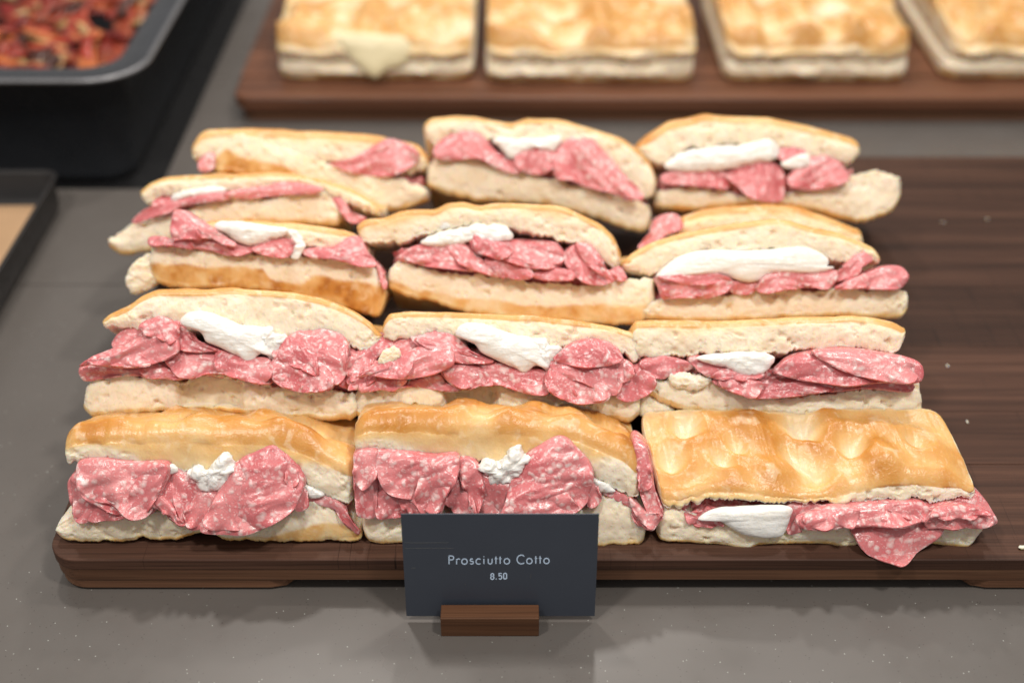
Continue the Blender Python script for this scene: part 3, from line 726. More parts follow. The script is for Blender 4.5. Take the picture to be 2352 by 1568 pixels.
# ---- second row
S2A = [([(350,520),(430,440),(550,425),(610,480),(480,545),(380,562)], dict(off=-0.1)),
       ([(150,690),(300,690),(500,705),(700,670),(760,730),(870,770),(760,782),(500,755),(300,772),(160,787)], dict(off=0.15, bulge=0.25, ang=5)),
       ([(540,420),(600,370),(700,352),(800,370),(840,420),(900,480),(1000,540),(1090,578),(980,592),(830,580),(720,510),(600,480)], dict(off=0.2, ang=150)),
       ([(150,685),(250,618),(420,548),(600,468),(700,438),(780,470),(818,570),(780,620),(650,672),(480,698),(300,680),(190,665)], dict(off=0.55, bulge=0.45, ang=25, wr=0.2)),
       ([(715,640),(800,592),(950,572),(1100,588),(1250,625),(1460,655),(1460,800),(1300,792),(1150,745),(1000,742),(900,772),(800,742)], dict(off=0.4, ang=170, wr=0.2)),
       ([(1960,560),(2060,608),(2130,595),(2180,650),(2200,760),(2060,850),(1930,820),(1950,700)], dict(off=0.0, ang=60)),
       ([(1480,610),(1530,530),(1620,460),(1780,428),(1900,460),(1972,540),(1980,700),(1940,802),(1860,800),(1700,720),(1550,680)], dict(off=0.4, bulge=0.6, ang=160, wr=0.2)),
       ([(1443,725),(1480,632),(1600,602),(1720,640),(1830,708),(1895,790),(1860,852),(1700,868),(1560,842),(1475,790)], dict(off=0.75, bulge=0.5, ang=155, wr=0.18))]
M2A = [([(830,392),(880,325),(1000,318),(1120,358),(1260,408),(1390,470),(1430,560),(1465,622),(1380,605),(1300,658),(1220,612),(1100,560),(1010,520),(960,455)], dict(off=0.55, bulge=0.45, lump=0.06, lscale=1.0)),
       ([(1260,415),(1390,430),(1450,425),(1470,470),(1555,490),(1490,600),(1460,640),(1390,560)], dict(off=0.25, lump=0.10, lscale=2.5))]
sandwich('second row sandwich at the stack edge, torn white mozzarella slab and a broken base corner', 'D', 'second',
    [(270,390),(290,350),(400,290),(470,260),(540,200),(640,155),(800,150),(1000,150),(1200,140),(1400,150),(1600,170),(1800,210),(2000,290),(2150,390),(2210,480)],
    [(275,405),(400,425),(480,430),(600,430),(750,440),(900,450),(1100,440),(1300,440),(1500,480),(1600,490),(1800,470),(1950,530),(2060,600),(2130,590),(2205,500)],
    [(160,860),(200,790),(400,755),(640,760),(760,790),(870,800),(920,730),(1000,750),(1120,760),(1200,790),(1350,820),(1600,860),(1850,860),(2030,880),(2065,920)],
    [(130,995),(200,1045),(350,1045),(510,1020),(600,1010),(870,1010),(900,1000),(1100,1010),(1300,1030),(1500,1050),(1700,1065),(1900,1070),(2010,1060),(2060,1020)],
    salami=S2A, mozz=M2A, seed=6, topkw=dict(rc=0.38, band=0.16), botkw=dict(dents=[(-17.6, -14.4, 0.9)], band=0.14, jag=0.24), fill=0.75)
off5 = (-82, -63)
S2B = [([(0,500),(60,470),(160,360),(240,350),(380,360),(360,430),(220,470),(150,580),(60,640),(0,660)], dict(off=-0.1, ang=60))] + \
      [(p, dict(d, dxy=off5)) for p, d in S2A]
M2B = [(p, dict(d, dxy=off5)) for p, d in M2A]
sandwich('second row sandwich in the middle, mozzarella slab lying on folded salami', 'E', 'second',
    [(235,250),(270,180),(400,165),(700,170),(1000,180),(1300,195),(1600,225),(1800,260),(1950,300),(2030,350)],
    [(240,360),(500,360),(800,370),(1100,370),(1300,390),(1500,420),(1700,400),(1880,450),(1980,530),(2030,500)],
    [(40,720),(120,670),(300,645),(560,655),(660,690),(790,690),(830,630),(940,640),(1030,660),(1200,690),(1400,740),(1650,750),(1850,730),(1990,730),(2025,770)],
    [(40,900),(150,925),(350,910),(430,885),(500,880),(790,880),(1000,885),(1300,885),(1600,900),(1800,930),(1950,945),(2020,900)],
    salami=S2B, mozz=M2B, seed=8, topkw=dict(rc=0.34, band=0.2), botkw=dict(dents=[(-3.5, -0.9, 0.9)], band=0.12, jag=0.24), fill=0.75,
    flaps=[([(220,545),(240,460),(300,418),(355,450),(330,500)], dict(off=0.75, bulge=0.2, back=0.2))])
sandwich('second row sandwich beside the bare board, one wide salami slice under an arched lid', 'F', 'second',
    [(150,790),(165,715),(300,710),(600,720),(900,710),(1200,690),(1500,680),(1650,690),(1800,730),(1880,770)],
    [(160,960),(300,955),(500,945),(700,930),(900,935),(1100,935),(1200,900),(1300,915),(1500,900),(1600,890),(1700,920),(1790,940),(1850,880),(1880,800)],
    [(215,1080),(240,1030),(300,1080),(400,1100),(420,1060),(550,1060),(660,1090),(760,1150),(900,1200),(1100,1210),(1400,1190),(1700,1150),(1900,1110),(1960,1100)],
    [(215,1150),(300,1210),(450,1280),(620,1305),(800,1310),(1000,1320),(1200,1345),(1500,1345),(1800,1335),(1990,1320)],
    salami=[([(210,990),(300,948),(420,955),(540,1000),(500,1042),(400,1062),(350,1085),(260,1065)], dict(off=0.1, ang=10, wr=0.25)),
            ([(520,960),(600,948),(760,1010),(900,1050),(1000,1060),(900,1095),(700,1085),(600,1055),(550,1010)], dict(off=0.25, bulge=0.3)),
            ([(1330,1115),(1500,1115),(1700,1105),(1895,1105),(1880,1162),(1600,1145),(1400,1168)], dict(off=0.1, bulge=0.2)),
            ([(665,1100),(800,1082),(1000,1095),(1200,1085),(1350,1115),(1425,1150),(1300,1172),(1150,1192),(960,1207),(850,1192),(740,1152)], dict(off=0.4, bulge=0.3, ang=5)),
            ([(1040,1035),(1130,962),(1250,930),(1450,902),(1650,918),(1850,948),(1945,990),(1958,1070),(1900,1112),(1700,1105),(1500,1125),(1350,1112),(1200,1085),(1090,1065)], dict(off=0.65, bulge=0.5, ang=8, wr=0.14))],
    mozz=[([(560,955),(700,930),(900,918),(1020,933),(1048,970),(1000,1035),(960,1062),(830,1055),(760,1015),(640,985)], dict(off=0.45, bulge=0.3, lump=0.06))],
    seed=9, topkw=dict(rc=0.42, band=0.16, rolled=0.25), botkw=dict(band=0.18), fill=0.75,
    flaps=[([(395,1065),(440,1050),(560,1060),(660,1088),(600,1130),(540,1150),(430,1130)], dict(off=0.2, bulge=0.3)), ([(215,1180),(300,1205),(430,1280),(330,1300),(215,1315)], dict(off=-0.6))])

# ---- third row
sandwich('third row sandwich with toasted brown base and a curl of mozzarella', 'G', 'third',
    [(545,770),(650,710),(760,690),(900,680),(1100,680),(1300,690),(1500,710),(1650,740),(1740,780),(1800,850)],
    [(560,805),(800,800),(1000,830),(1200,850),(1380,870),(1500,880),(1620,870),(1740,860),(1810,905)],
    [(390,850),(480,860),(600,865),(800,890),(1000,900),(1200,920),(1400,920),(1600,950),(1750,980),(1885,1010)],
    [(378,1010),(430,1105),(600,1140),(900,1140),(1150,1155),(1350,1190),(1600,1250),(1800,1310),(1900,1325),(1937,1190)],
    salami=[([(535,640),(600,628),(700,690),(830,760),(970,850),(900,855),(800,810),(650,815),(540,795)], dict(off=0.35, ang=150)),
            ([(390,800),(470,797),(520,815),(800,795),(950,845),(1085,878),(1000,922),(900,915),(800,885),(600,865),(480,855),(400,855)], dict(off=0.2, bulge=0.3, ang=175, wr=0.25)),
            ([(1380,890),(1500,870),(1600,858),(1680,800),(1745,800),(1800,880),(1872,985),(1760,992),(1600,945),(1450,935)], dict(off=0.35, ang=150)),
            ([(1855,955),(1910,1020),(1942,1115),(1915,1135),(1875,1010)], dict(off=0.0, bulge=0.15)),
            ([(1075,862),(1200,815),(1325,818),(1345,880),(1280,935),(1170,925),(1080,895)], dict(off=0.4))],
    mozz=[([(820,735),(860,700),(1000,703),(1150,728),(1295,750),(1245,795),(1150,822),(1060,850),(980,832),(900,785)], dict(off=0.35, bulge=0.4)),
          ([(1290,755),(1350,768),(1397,830),(1392,890),(1352,935),(1312,925),(1352,870),(1332,800)], dict(off=0.7, bulge=0.25, back=0.3))],
    botline=[(378,960),(500,972),(700,985),(900,990),(1130,1000),(1180,1080),(1380,1110),(1450,1050),(1600,1070),(1750,1090),(1937,1120)],
    botkw=dict(brown=0.62), topkw=dict(band=0.25, rc=0.5, brown=0.45), flaps=[([(243,1060),(270,1000),(320,950),(385,915),(420,1000),(440,1090),(300,1165),(250,1120)], dict(off=-0.5, back=1.5))], seed=10, q=0.85)
sandwich('third row sandwich in the middle, high arched lid gaping over ruffled salami', 'H', 'third',
    [(50,850),(120,800),(250,790),(350,745),(500,735),(600,740),(680,690),(800,685),(900,715),(1000,690),(1200,690),(1400,695),(1500,710),(1600,760),(1750,840),(1850,930),(1890,1050)],
    [(80,930),(130,985),(300,985),(450,950),(600,905),(750,880),(850,865),(1000,865),(1100,880),(1300,920),(1500,965),(1650,1010),(1750,1080),(1800,1155),(1870,1180)],
    [(280,1160),(350,1090),(450,1120),(600,1160),(760,1180),(1000,1210),(1250,1230),(1500,1260),(1700,1260),(1900,1230),(2000,1210),(2120,1230)],
    [(275,1290),(400,1350),(600,1390),(800,1455),(1000,1490),(1150,1505),(1300,1515),(1500,1525),(1800,1545),(2000,1545),(2125,1450)],
    salami=[([(350,1080),(450,1000),(600,978),(750,968),(850,988),(900,1080),(1000,1120),(1085,1215),(900,1175),(700,1155),(500,1125)], dict(off=0.2, ang=165, wr=0.28)),
            ([(845,965),(872,905),(960,968),(1100,965),(1300,965),(1430,988),(1492,1060),(1472,1132),(1340,1155),(1200,1135),(1050,1085),(900,1045)], dict(off=0.4, ang=160, wr=0.3)),
            ([(970,1060),(1100,1078),(1250,1148),(1275,1212),(1150,1225),(1050,1185),(955,1115)], dict(off=0.6, ang=150)),
            ([(1498,1050),(1570,988),(1660,982),(1740,1060),(1762,1150),(1845,1222),(1760,1265),(1640,1255),(1570,1205),(1508,1130)], dict(off=0.4, ang=110, wr=0.28)),
            ([(1275,1192),(1400,1148),(1540,1168),(1562,1222),(1450,1235),(1330,1225)], dict(off=0.7, bulge=0.25)),
            ([(1800,1190),(1850,1140),(1890,1150),(1925,1225),(1860,1235)], dict(off=0.0))],
    mozz=[([(510,975),(600,918),(720,888),(880,848),(980,858),(1030,843),(1112,880),(1125,945),(1000,980),(870,965),(700,990)], dict(off=0.15, bulge=0.35, lump=0.10)),
          ([(635,855),(680,832),(700,858),(652,875)], dict(off=0.05, bulge=0.2))],
    botline=[(275,1235),(500,1305),(800,1350),(1060,1370),(1340,1412),(1600,1405),(2125,1385)],
    topkw=dict(rc=0.35, band=0.22, rolled=0.3, phi=40), fill=0.7, seed=11, q=0.85)
sandwich('third row sandwich beside the bare board with the longest smooth white mozzarella slab', 'F', 'third',
    [(105,350),(150,300),(300,220),(500,160),(700,130),(900,95),(1050,80),(1150,90),(1300,140),(1450,160),(1600,220),(1690,270),(1720,340)],
    [(120,400),(250,440),(330,420),(450,345),(600,300),(750,290),(900,295),(1100,270),(1200,265),(1300,290),(1400,345),(1500,365),(1620,345),(1715,360)],
    [(205,640),(260,620),(350,585),(500,570),(700,570),(900,550),(1050,530),(1200,520),(1250,540),(1500,520),(1600,540),(1890,530)],
    [(205,715),(400,730),(600,735),(900,725),(1200,710),(1500,705),(1700,712),(1850,715),(1895,660)],
    salami=[([(740,468),(830,485),(950,478),(900,555),(780,548)], dict(off=0.1, wr=0.3)),
            ([(1420,430),(1500,370),(1560,318),(1630,298),(1665,340),(1590,392),(1550,445),(1430,475)], dict(off=0.2, ang=30)),
            ([(315,452),(420,438),(600,428),(700,428),(785,480),(740,545),(620,585),(480,580),(350,585),(322,510)], dict(off=0.35, ang=5, wr=0.28)),
            ([(928,522),(1000,440),(1150,413),(1425,408),(1435,460),(1380,525),(1250,515),(1100,535),(980,555)], dict(off=0.45, ang=5)),
            ([(1420,525),(1500,480),(1650,420),(1750,388),(1845,388),(1885,450),(1840,515),(1750,530),(1600,525)], dict(off=0.4, ang=20))],
    mozz=[([(310,455),(400,360),(500,308),(650,283),(900,288),(1130,268),(1260,266),(1350,308),(1388,350),(1375,390),(1425,390),(1300,422),(1050,425),(960,472),(860,478),(700,435),(500,445)], dict(off=0.4, bulge=0.45, lump=0.03, lscale=0.7))],
    botkw=dict(band=0.14, jag=0.2), topkw=dict(band=0.22, rc=0.4, brown=0.42), fill=0.4, seed=12, q=0.85)

# ---- fourth row
sandwich('fourth row sandwich at the left stack edge, thin salami line and base jutting sideways', 'G', 'fourth',
    [(315,490),(380,440),(480,400),(600,390),(900,380),(1100,370),(1300,380),(1500,410),(1700,470),(1820,540),(1890,620)],
    [(330,545),(380,595),(440,540),(600,520),(850,500),(1000,490),(1150,470),(1400,460),(1550,500),(1650,560),(1750,600),(1885,675)],
    [(110,830),(200,770),(300,715),(420,690),(600,640),(700,590),(850,560),(1050,540),(1200,550),(1300,510),(1500,500),(1590,550),(1630,620)],
    [(110,862),(200,920),(400,890),(600,800),(800,745),(1000,715),(1300,715),(1600,730),(1645,705)],
    salami=[([(415,552),(530,540),(570,580),(430,605)], dict(off=0.0)),
            ([(880,522),(1000,488),(1150,468),(1250,438),(1400,458),(1530,488),(1450,520),(1300,520),(1150,535),(1000,550)], dict(off=0.3, bulge=0.3, ang=10)),
            ([(1580,540),(1650,558),(1705,640),(1805,680),(1720,712),(1650,655)], dict(off=0.1)),
            ([(278,692),(350,630),(450,588),(560,555),(700,515),(900,515),(890,555),(700,578),(600,600),(520,645),(420,668),(300,712)], dict(off=0.45, bulge=0.3, ang=20))],
    mozz=[([(530,532),(620,498),(780,473),(890,488),(800,520),(650,535),(545,555)], dict(off=0.3, bulge=0.3))],
    seed=13, q=0.7, fill=0.6, topkw=dict(band=0.15, brown=0.42))
sandwich('mostly hidden fourth row sandwich peeking out above the lid with the longest mozzarella', 'I', 'fourth',
    [(470,620),(600,580),(800,560),(950,550),(1100,560),(1250,600),(1350,640),(1470,690)],
    [(460,730),(700,715),(1000,720),(1300,750),(1480,790)],
    [(420,860),(800,850),(1480,860)], [(420,960),(800,965),(1480,960)],
    salami=[([(240,795),(310,705),(345,640),(400,612),(462,618),(484,690),(400,725),(300,790)], dict(off=0.2, bulge=0.3, ang=40))], seed=14, q=0.6, topkw=dict(band=0.8, rc=0.5, brown=0.5))

# ---- back row
sandwich('back row sandwich at the left end, torn base flap raised over its front', 'G', 'back',
    [(655,220),(680,130),(740,85),(900,75),(1200,90),(1500,100),(1800,120),(2000,150),(2150,190),(2200,260)],
    [(660,275),(720,300),(800,260),(1000,280),(1400,300),(1600,310),(1900,350),(2050,390),(2205,330)],
    [(812,300),(850,190),(900,145),(1000,142),(1100,170),(1380,265),(1600,345),(1900,392),(2050,430),(2200,480)],
    [(815,372),(1000,400),(1300,420),(1600,500),(1900,650),(2050,625),(2205,575)],
    salami=[([(712,312),(740,258),(800,248),(832,290),(800,362),(730,372)], dict(off=0.1)),
            ([(1575,322),(1700,298),(1800,238),(1880,170),(1960,158),(2100,208),(2145,290),(2050,375),(1950,405),(1800,395),(1680,375)], dict(off=0.45, ang=30, wr=0.25))],
    botline=[(812,290),(900,230),(1000,290),(1250,330),(1400,400),(1600,480),(1900,600),(2205,560)], botkw=dict(brown=0.6, t0=-0.35), topkw=dict(band=0.9, rc=0.6, brown=0.45), seed=15, q=0.7, fill=0.6)
sandwich('back row sandwich in the middle, slanting down with two big salami folds', 'H', 'back',
    [(515,150),(560,100),(700,90),(870,90),(980,120),(1120,140),(1230,110),(1400,110),(1500,115),(1700,175),(1900,240),(2050,350),(2120,450),(2140,560)],
    [(540,240),(600,320),(700,260),(1000,260),(1200,300),(1500,300),(1800,400),(1950,560),(2040,650),(2125,660)],
    [(550,420),(700,400),(900,380),(960,430),(1100,480),(1250,490),(1400,530),(1600,580),(1800,640),(1950,680),(2090,730)],
    [(545,585),(700,650),(900,690),(1300,700),(1500,740),(1620,775),(1800,835),(1950,890),(2060,910),(2098,840)],
    salami=[([(590,342),(650,258),(750,200),(850,188),(930,228),(1000,320),(1100,400),(1205,440),(1185,495),(1050,470),(900,395),(700,405),(620,395)], dict(off=0.3, ang=150)),
            ([(1150,405),(1200,328),(1320,288),(1425,340),(1435,430),(1350,500),(1200,480)], dict(off=0.3, ang=80)),
            ([(1420,425),(1470,298),(1570,238),(1680,248),(1780,350),(1900,500),(2035,640),(2000,685),(1870,645),(1700,605),(1550,550),(1440,530)], dict(off=0.5, ang=130, wr=0.3))],
    mozz=[([(1000,262),(1080,245),(1250,255),(1460,238),(1430,330),(1320,310),(1200,350),(1130,390),(1060,320)], dict(off=0.2, bulge=0.3))],
    topkw=dict(brown=0.4, band=0.18), seed=16, q=0.7, fill=0.6)
sandwich('back row sandwich at the right end, domed lid and a pale base jutting far out', 'I', 'back',
    [(235,230),(300,170),(400,100),(500,85),(600,55),(750,65),(950,65),(1050,90),(1200,120),(1350,160),(1440,190),(1460,235)],
    [(245,260),(300,330),(380,340),(500,255),(700,240),(900,225),(1100,285),(1300,310),(1400,330),(1440,310),(1458,270)],
    [(345,500),(400,470),(550,470),(700,480),(800,510),(1040,510),(1200,470),(1300,440),(1430,400),(1530,385),(1680,410)],
    [(350,580),(500,592),(800,570),(1000,570),(1200,590),(1350,640),(1480,662),(1560,630),(1640,607),(1688,500)],
    salami=[([(1010,242),(1080,228),(1140,250),(1152,300),(1060,332),(1000,302)], dict(off=0.1)),
            ([(370,402),(450,380),(600,368),(725,388),(725,475),(600,465),(480,455),(380,445)], dict(off=0.3)),
            ([(1050,425),(1150,330),(1230,288),(1310,298),(1372,360),(1392,422),(1300,465),(1180,480),(1080,475)], dict(off=0.35, ang=30, wr=0.28)),
            ([(720,402),(800,350),(900,328),(1000,338),(1042,400),(1042,505),(1000,545),(850,535),(785,465)], dict(off=0.5, wr=0.28))],
    mozz=[([(390,342),(470,280),(600,253),(780,238),(850,228),(960,208),(1012,260),(980,312),(850,335),(720,365),(560,378),(420,366)], dict(off=0.35, bulge=0.4, lump=0.08)),
          ([(1030,330),(1060,318),(1130,288),(1172,290),(1172,342),(1100,362),(1040,352)], dict(off=0.5, bulge=0.2))],
    seed=17, q=0.7, fill=0.5, topkw=dict(band=0.35, rolled=0.3, rc=0.6, brown=0.42), botkw=dict(band=0.12))

# ------------------------------------------------------------------ plain focaccia slabs on the far board
def focaccia(label, x0, x1, y0, depth, h, seed, dimples, brown=0.25, cheese_at=None):
    fr = Frame(y0, 0.0, 8)
    n = 14; rs = np.random.RandomState(seed); xs = np.linspace(x0, x1, n)
    root = empty('focaccia_slab', ((x0 + x1) / 2, y0 + depth / 2, 0), label, 'focaccia', 'plain focaccia slabs on the far board')
    hb = h * 0.42
    mid = hb + rs.randn(n) * 0.10
    bread('bread_base', root, fr, np.stack([xs, mid - 0.04], -1), np.stack([xs, np.full(n, 0.02)], -1), s=depth, phi=0, crust='down', rc=0.5, rl=0.2, band=0.7, rough=0.02, belly=0.35, wav=0.5, endround=1.6, tb=hb, brown=brown + 0.1, seed=seed + 3, na=110)
    xs2 = xs + rs.uniform(-0.4, 0.4)
    bread('bread_lid', root, fr, np.stack([xs2, h + rs.randn(n) * 0.35], -1), np.stack([xs2, mid + 0.06 + np.abs(rs.randn(n)) * 0.08], -1), s=depth, phi=-1, crust='up', rc=1.5, rl=0.45, band=1.6, rough=0.03, belly=0.4, wav=0.6,
          rolled=0.9, tb=h * 0.6, dimples=dimples, bump=0.8, brown=brown, seed=seed, na=140, jag=0.15, endcrust=0.7, endround=2.0, t0=-0.1)
    if cheese_at is not None:
        cheese(root, Frame(y0, 0, 30), 'P', np.array(cheese_at, float), off=1.05, bulge=0.45, back=0.9, lump=0.05, lscale=0.8, name='melted_cheese', mat=MELT)
    return root
def dims(seed, n, depth):
    rs = np.random.RandomState(seed)
    return [(rs.uniform(0.05, 0.95), rs.uniform(1.5, depth - 1), rs.uniform(0.9, 1.5), rs.uniform(0.5, 0.95)) for _ in range(n)]
focaccia('far focaccia slab with pale melted cheese at its front edge, at the left board end', -20.2, -3.4, 55.2, 19, 3.9, 31, dims(1, 14, 19), cheese_at=[(820,95),(850,82),(920,84),(995,92),(1010,120),(985,155),(945,170),(915,190),(880,165),(845,130)])
focaccia('far focaccia slab second from the left end of the reddish board', -2.2, 15.7, 54.7, 19, 4.0, 32, dims(2, 15, 19), 0.3)
focaccia('far focaccia slab with a glossy bump and a hollow under its front corner', 18.4, 34.2, 54.9, 19, 4.1, 33, dims(3, 14, 19), 0.3)
focaccia('far focaccia slab cut off by the right picture edge', 37.4, 53, 55.4, 19, 4.1, 34, dims(4, 14, 19), 0.3)

# ------------------------------------------------------------------ trays
def tray(root, x0, x1, y0, y1, zb, zt, rad, wall, flare, rimw, mat, rimz=0.12):
    n = 10
    def ring(inset, z): return [(x, y, z) for x, y in rounded_outline(x0 + inset, x1 - inset, y0 + inset, y1 - inset, max(0.4, rad - inset * 0.6), n, (1, 1, 1, 1))]
    rings = [ring(flare + 0.8, zb), ring(flare + 0.15, zb + 0.25), ring(flare, zb + 0.9), ring(rimw, zt - rimz * 2), ring(0.03, zt - rimz * 1.5), ring(0, zt - rimz * 0.5), ring(0.08, zt),
             ring(rimw, zt - 0.02), ring(rimw + wall, zt - 0.2), ring(flare + wall, zb + 1.0), ring(flare + wall + 0.7, zb + 0.3)]
    m = len(rings[0])
    V = np.array([p for r in rings for p in r])
    F = [tuple(q) for q in grid_faces(len(rings), m, True)]
    F += [tuple(range(m))[::-1], tuple(range((len(rings) - 1) * m, len(rings) * m))]
    return mesh_obj('tray_shell', V, F, mat, root)
pan = empty('roasting_pan', (-55, 70, BT - 2.6), 'deep black enamel roasting pan with rounded corners in the dark recess', 'pan')
tray(pan, -85, -28.6, 43.0, 100, BT - 2.59, 5.8, 4.2, 0.25, 2.9, 2.1, PANMETAL)
ol = np.array(rounded_outline(-85.05, -28.55, 42.95, 100.05, 4.2, 14, (1, 1, 1, 1))); tn = np.roll(ol, -1, 0) - np.roll(ol, 1, 0); tn /= np.linalg.norm(tn, axis=1, keepdims=True)
ax = np.linspace(0, 2 * math.pi, 10, endpoint=False)
RP = np.stack([np.stack([ol[:, 0] + tn[:, 1] * 0.22 * math.cos(a), ol[:, 1] - tn[:, 0] * 0.22 * math.cos(a), np.full(len(ol), 5.68 + 0.22 * math.sin(a))], -1) for a in ax])
mesh_obj('highlight_rim', np.concatenate([RP, RP[:1]]).reshape(-1, 3), grid_faces(11, len(ol), True), RIMGLINT, pan)  # tube added round the pan's lip to carry its painted highlight
# roasted vegetables: strips and chunks heaped in the pan
def strips(n, seed):
    rs = np.random.RandomState(seed); V, F, M = [], [], []
    pal = np.array([(0.34, 0.035, 0.018), (0.40, 0.07, 0.022), (0.48, 0.13, 0.035), (0.22, 0.016, 0.012), (0.55, 0.33, 0.14), (0.08, 0.022, 0.014), (0.38, 0.06, 0.03)])
    for i in range(n):
        L, w, h = rs.uniform(2.5, 6.5), rs.uniform(0.8, 2.0), rs.uniform(0.3, 0.8)
        x, y = rs.uniform(-62, -31.3), rs.uniform(45.2, 82); z = 2.3 + rs.uniform(-0.3, 1.2) + 0.4 * math.sin(x * 0.7) * math.cos(y * 0.6)
        a = rs.rand() * 6.28; tilt = rs.uniform(-0.3, 0.3); curve = rs.uniform(-0.4, 0.4)
        k = np.linspace(-1, 1, 7)[:, None]; th = np.linspace(0, 2 * math.pi, 8, endpoint=False)[None]
        e = np.sqrt(np.clip(1 - np.abs(k) ** 4, 0.02, 1))
        lx = k * L / 2 + 0 * th; ly = np.cos(th) * w / 2 * e + curve * L * (k ** 2 - 0.4); lz = np.sin(th) * h / 2 * e + tilt * lx + 0.25 * np.cos(k * 3 + i)
        P = np.stack([x + lx * math.cos(a) - ly * math.sin(a), y + lx * math.sin(a) + ly * math.cos(a), z + lz], -1)
        P[..., 0] = np.minimum(P[..., 0], -32.3); P[..., 1] = np.maximum(P[..., 1], 46.7); P[..., 2] = np.maximum(P[..., 2], 1.7)
        F.append(grid_faces(7, 8, True) + len(V) * 56); V.append(P.reshape(-1, 3)); M.append(np.repeat(pal[rs.randint(len(pal))][None] * rs.uniform(0.7, 1.2), 56, 0))
    return np.concatenate(V), np.concatenate(F), np.concatenate(M)
V, F, M = strips(620, 5)
o = mesh_obj('roasted_vegetables', V, F, ROAST, None, M)
tag(o, 'heap of glossy red and orange roasted vegetables filling the black pan', 'vegetables', kind='stuff')

tr = empty('baking_tray', (-55, 22, BT), 'shallow dark metal tray lined with brown paper at the left edge', 'tray')
tray(tr, -80, -34.0, 2, 38.2, BT + 0.005, 0.75, 1.2, 0.15, 0.25, 0.25, TRAYMETAL, 0.10)
n = 30
gx, gy = np.meshgrid(np.linspace(-78.4, -35.1, n), np.linspace(3.6, 36.0, n))
gz = BT + 0.75 + 0.06 * fbm(np.stack([gx, gy, gx * 0], -1), 0.15, 2, 3) + 0.35 * sstep(34.5, 36.0, gy) + 0.06
P = np.stack([gx, gy, gz], -1); Pt = P + np.array([0, 0, 0.03])
V = np.concatenate([P.reshape(-1, 3), Pt.reshape(-1, 3)]); F0 = grid_faces(n, n, False)
b = np.concatenate([np.arange(n), np.arange(1, n) * n + n - 1, (n - 1) * n + np.arange(n - 2, -1, -1), np.arange(n - 2, 0, -1) * n])
rim = np.stack([b, np.roll(b, -1), np.roll(b, -1) + n * n, b + n * n], -1)
o = mesh_obj('parchment_sheet', V, np.concatenate([F0[:, ::-1], F0 + n * n, rim]), PAPER)
tag(o, 'sheet of brown baking parchment lying in the shallow tray', 'paper')

# ------------------------------------------------------------------ price card in its wooden holder
def pt(z, p, n0, p0):
    d = rays(z, [p])[0]; k = ((np.array(p0) - CAMP) @ n0) / (d @ n0); return CAMP + d * k
lean = math.radians(7)
CN = np.array([0, -math.cos(lean), math.sin(lean)]); CV = np.array([0, math.sin(lean), math.cos(lean)])
CP0 = np.array([0, -2.5, BT + 0.35])
cu0, cu1 = pt('M', (158, 140), CN, CP0)[0], pt('M', (2158, 138), CN, CP0)[0]
cv1 = (pt('M', (1150, 138), CN, CP0) - CP0) @ CV
holder = empty('card_holder', ((cu0 + cu1) / 2, -2.5, BT), 'small brown wooden block with a slot, holding the price card', 'holder')
hx0, hx1 = pt('M', (566, 1370), np.array([0, 0, 1.0]), (0, 0, BT))[0], pt('M', (1550, 1370), np.array([0, 0, 1.0]), (0, 0, BT))[0]
hy = pt('M', (1050, 1372), np.array([0, 0, 1.0]), (0, 0, BT))[1]
HZ = BT + 1.32
vv, ff = box(hx0, hx1, hy, -2.62, BT, HZ); bevel(mesh_obj('front_rail', vv, ff, BLOCKWOOD, holder, smooth=False), 0.05)
vv, ff = box(hx0, hx1, -2.32, -1.5, BT, HZ); bevel(mesh_obj('rear_rail', vv, ff, BLOCKWOOD, holder, smooth=False), 0.05)
vv, ff = box(hx0 + 0.02, hx1 - 0.02, -2.63, -2.31, BT + 0.002, BT + 0.3); mesh_obj('slot_floor', vv, ff, BLOCKWOOD, holder, smooth=False)
cc = (cu0 + cu1) / 2
card = empty('price_card', (cc, -2.5, BT + 0.35), 'dark slate price card reading Prosciutto Cotto 8.50 in front of the board', 'card')
def cpt(u, v, n): return CP0 + np.array([1, 0, 0]) * u + CV * v + CN * n
vs = [cpt(u, v, n) for n in (-0.04, 0.04) for v in (0, cv1) for u in (cu0, cu1)]
bevel(mesh_obj('card_sheet', vs, [(0,2,3,1), (4,5,7,6), (0,1,5,4), (2,6,7,3), (0,4,6,2), (1,3,7,5)], CARD, card, smooth=False), 0.012)
def cuv(p):
    q = pt('M', p, CN, CP0 + CN * 0.045) - CP0; return np.array([q @ RIGHT, q @ CV])
def ribbon(path, w):
    """flat stroke of width w (picture units) along a path, on the card's face"""
    p = np.array([cuv(q) for q in path]); w = w * 0.00497
    closed = np.linalg.norm(p[0] - p[-1]) < 1e-4
    d = np.gradient(p, axis=0)
    if closed: d[0] = d[-1] = (p[1] - p[-2]) / 2
    d /= np.linalg.norm(d, axis=1, keepdims=True) + 1e-9; nn = np.stack([-d[:, 1], d[:, 0]], -1)
    out = []
    for nz in (0.0405, 0.052):
        for sgn in (1, -1): out.append(np.array([cpt(*(a + sgn * b * w / 2), nz) for a, b in zip(p, nn)]))
    m = len(p); V = np.concatenate([out[2], out[3], out[0], out[1]]); F = []
    for i in range(m - 1): F += [(i, m + i, m + i + 1, i + 1), (i, i + 1, 2 * m + i + 1, 2 * m + i), (m + i + 1, m + i, 3 * m + i, 3 * m + i + 1)]
    return V, F
def arc(cx, cy, rx, ry, a0, a1, n=22): return [(cx + rx * math.cos(math.radians(a)), cy - ry * math.sin(math.radians(a))) for a in np.linspace(a0, a1, n)]
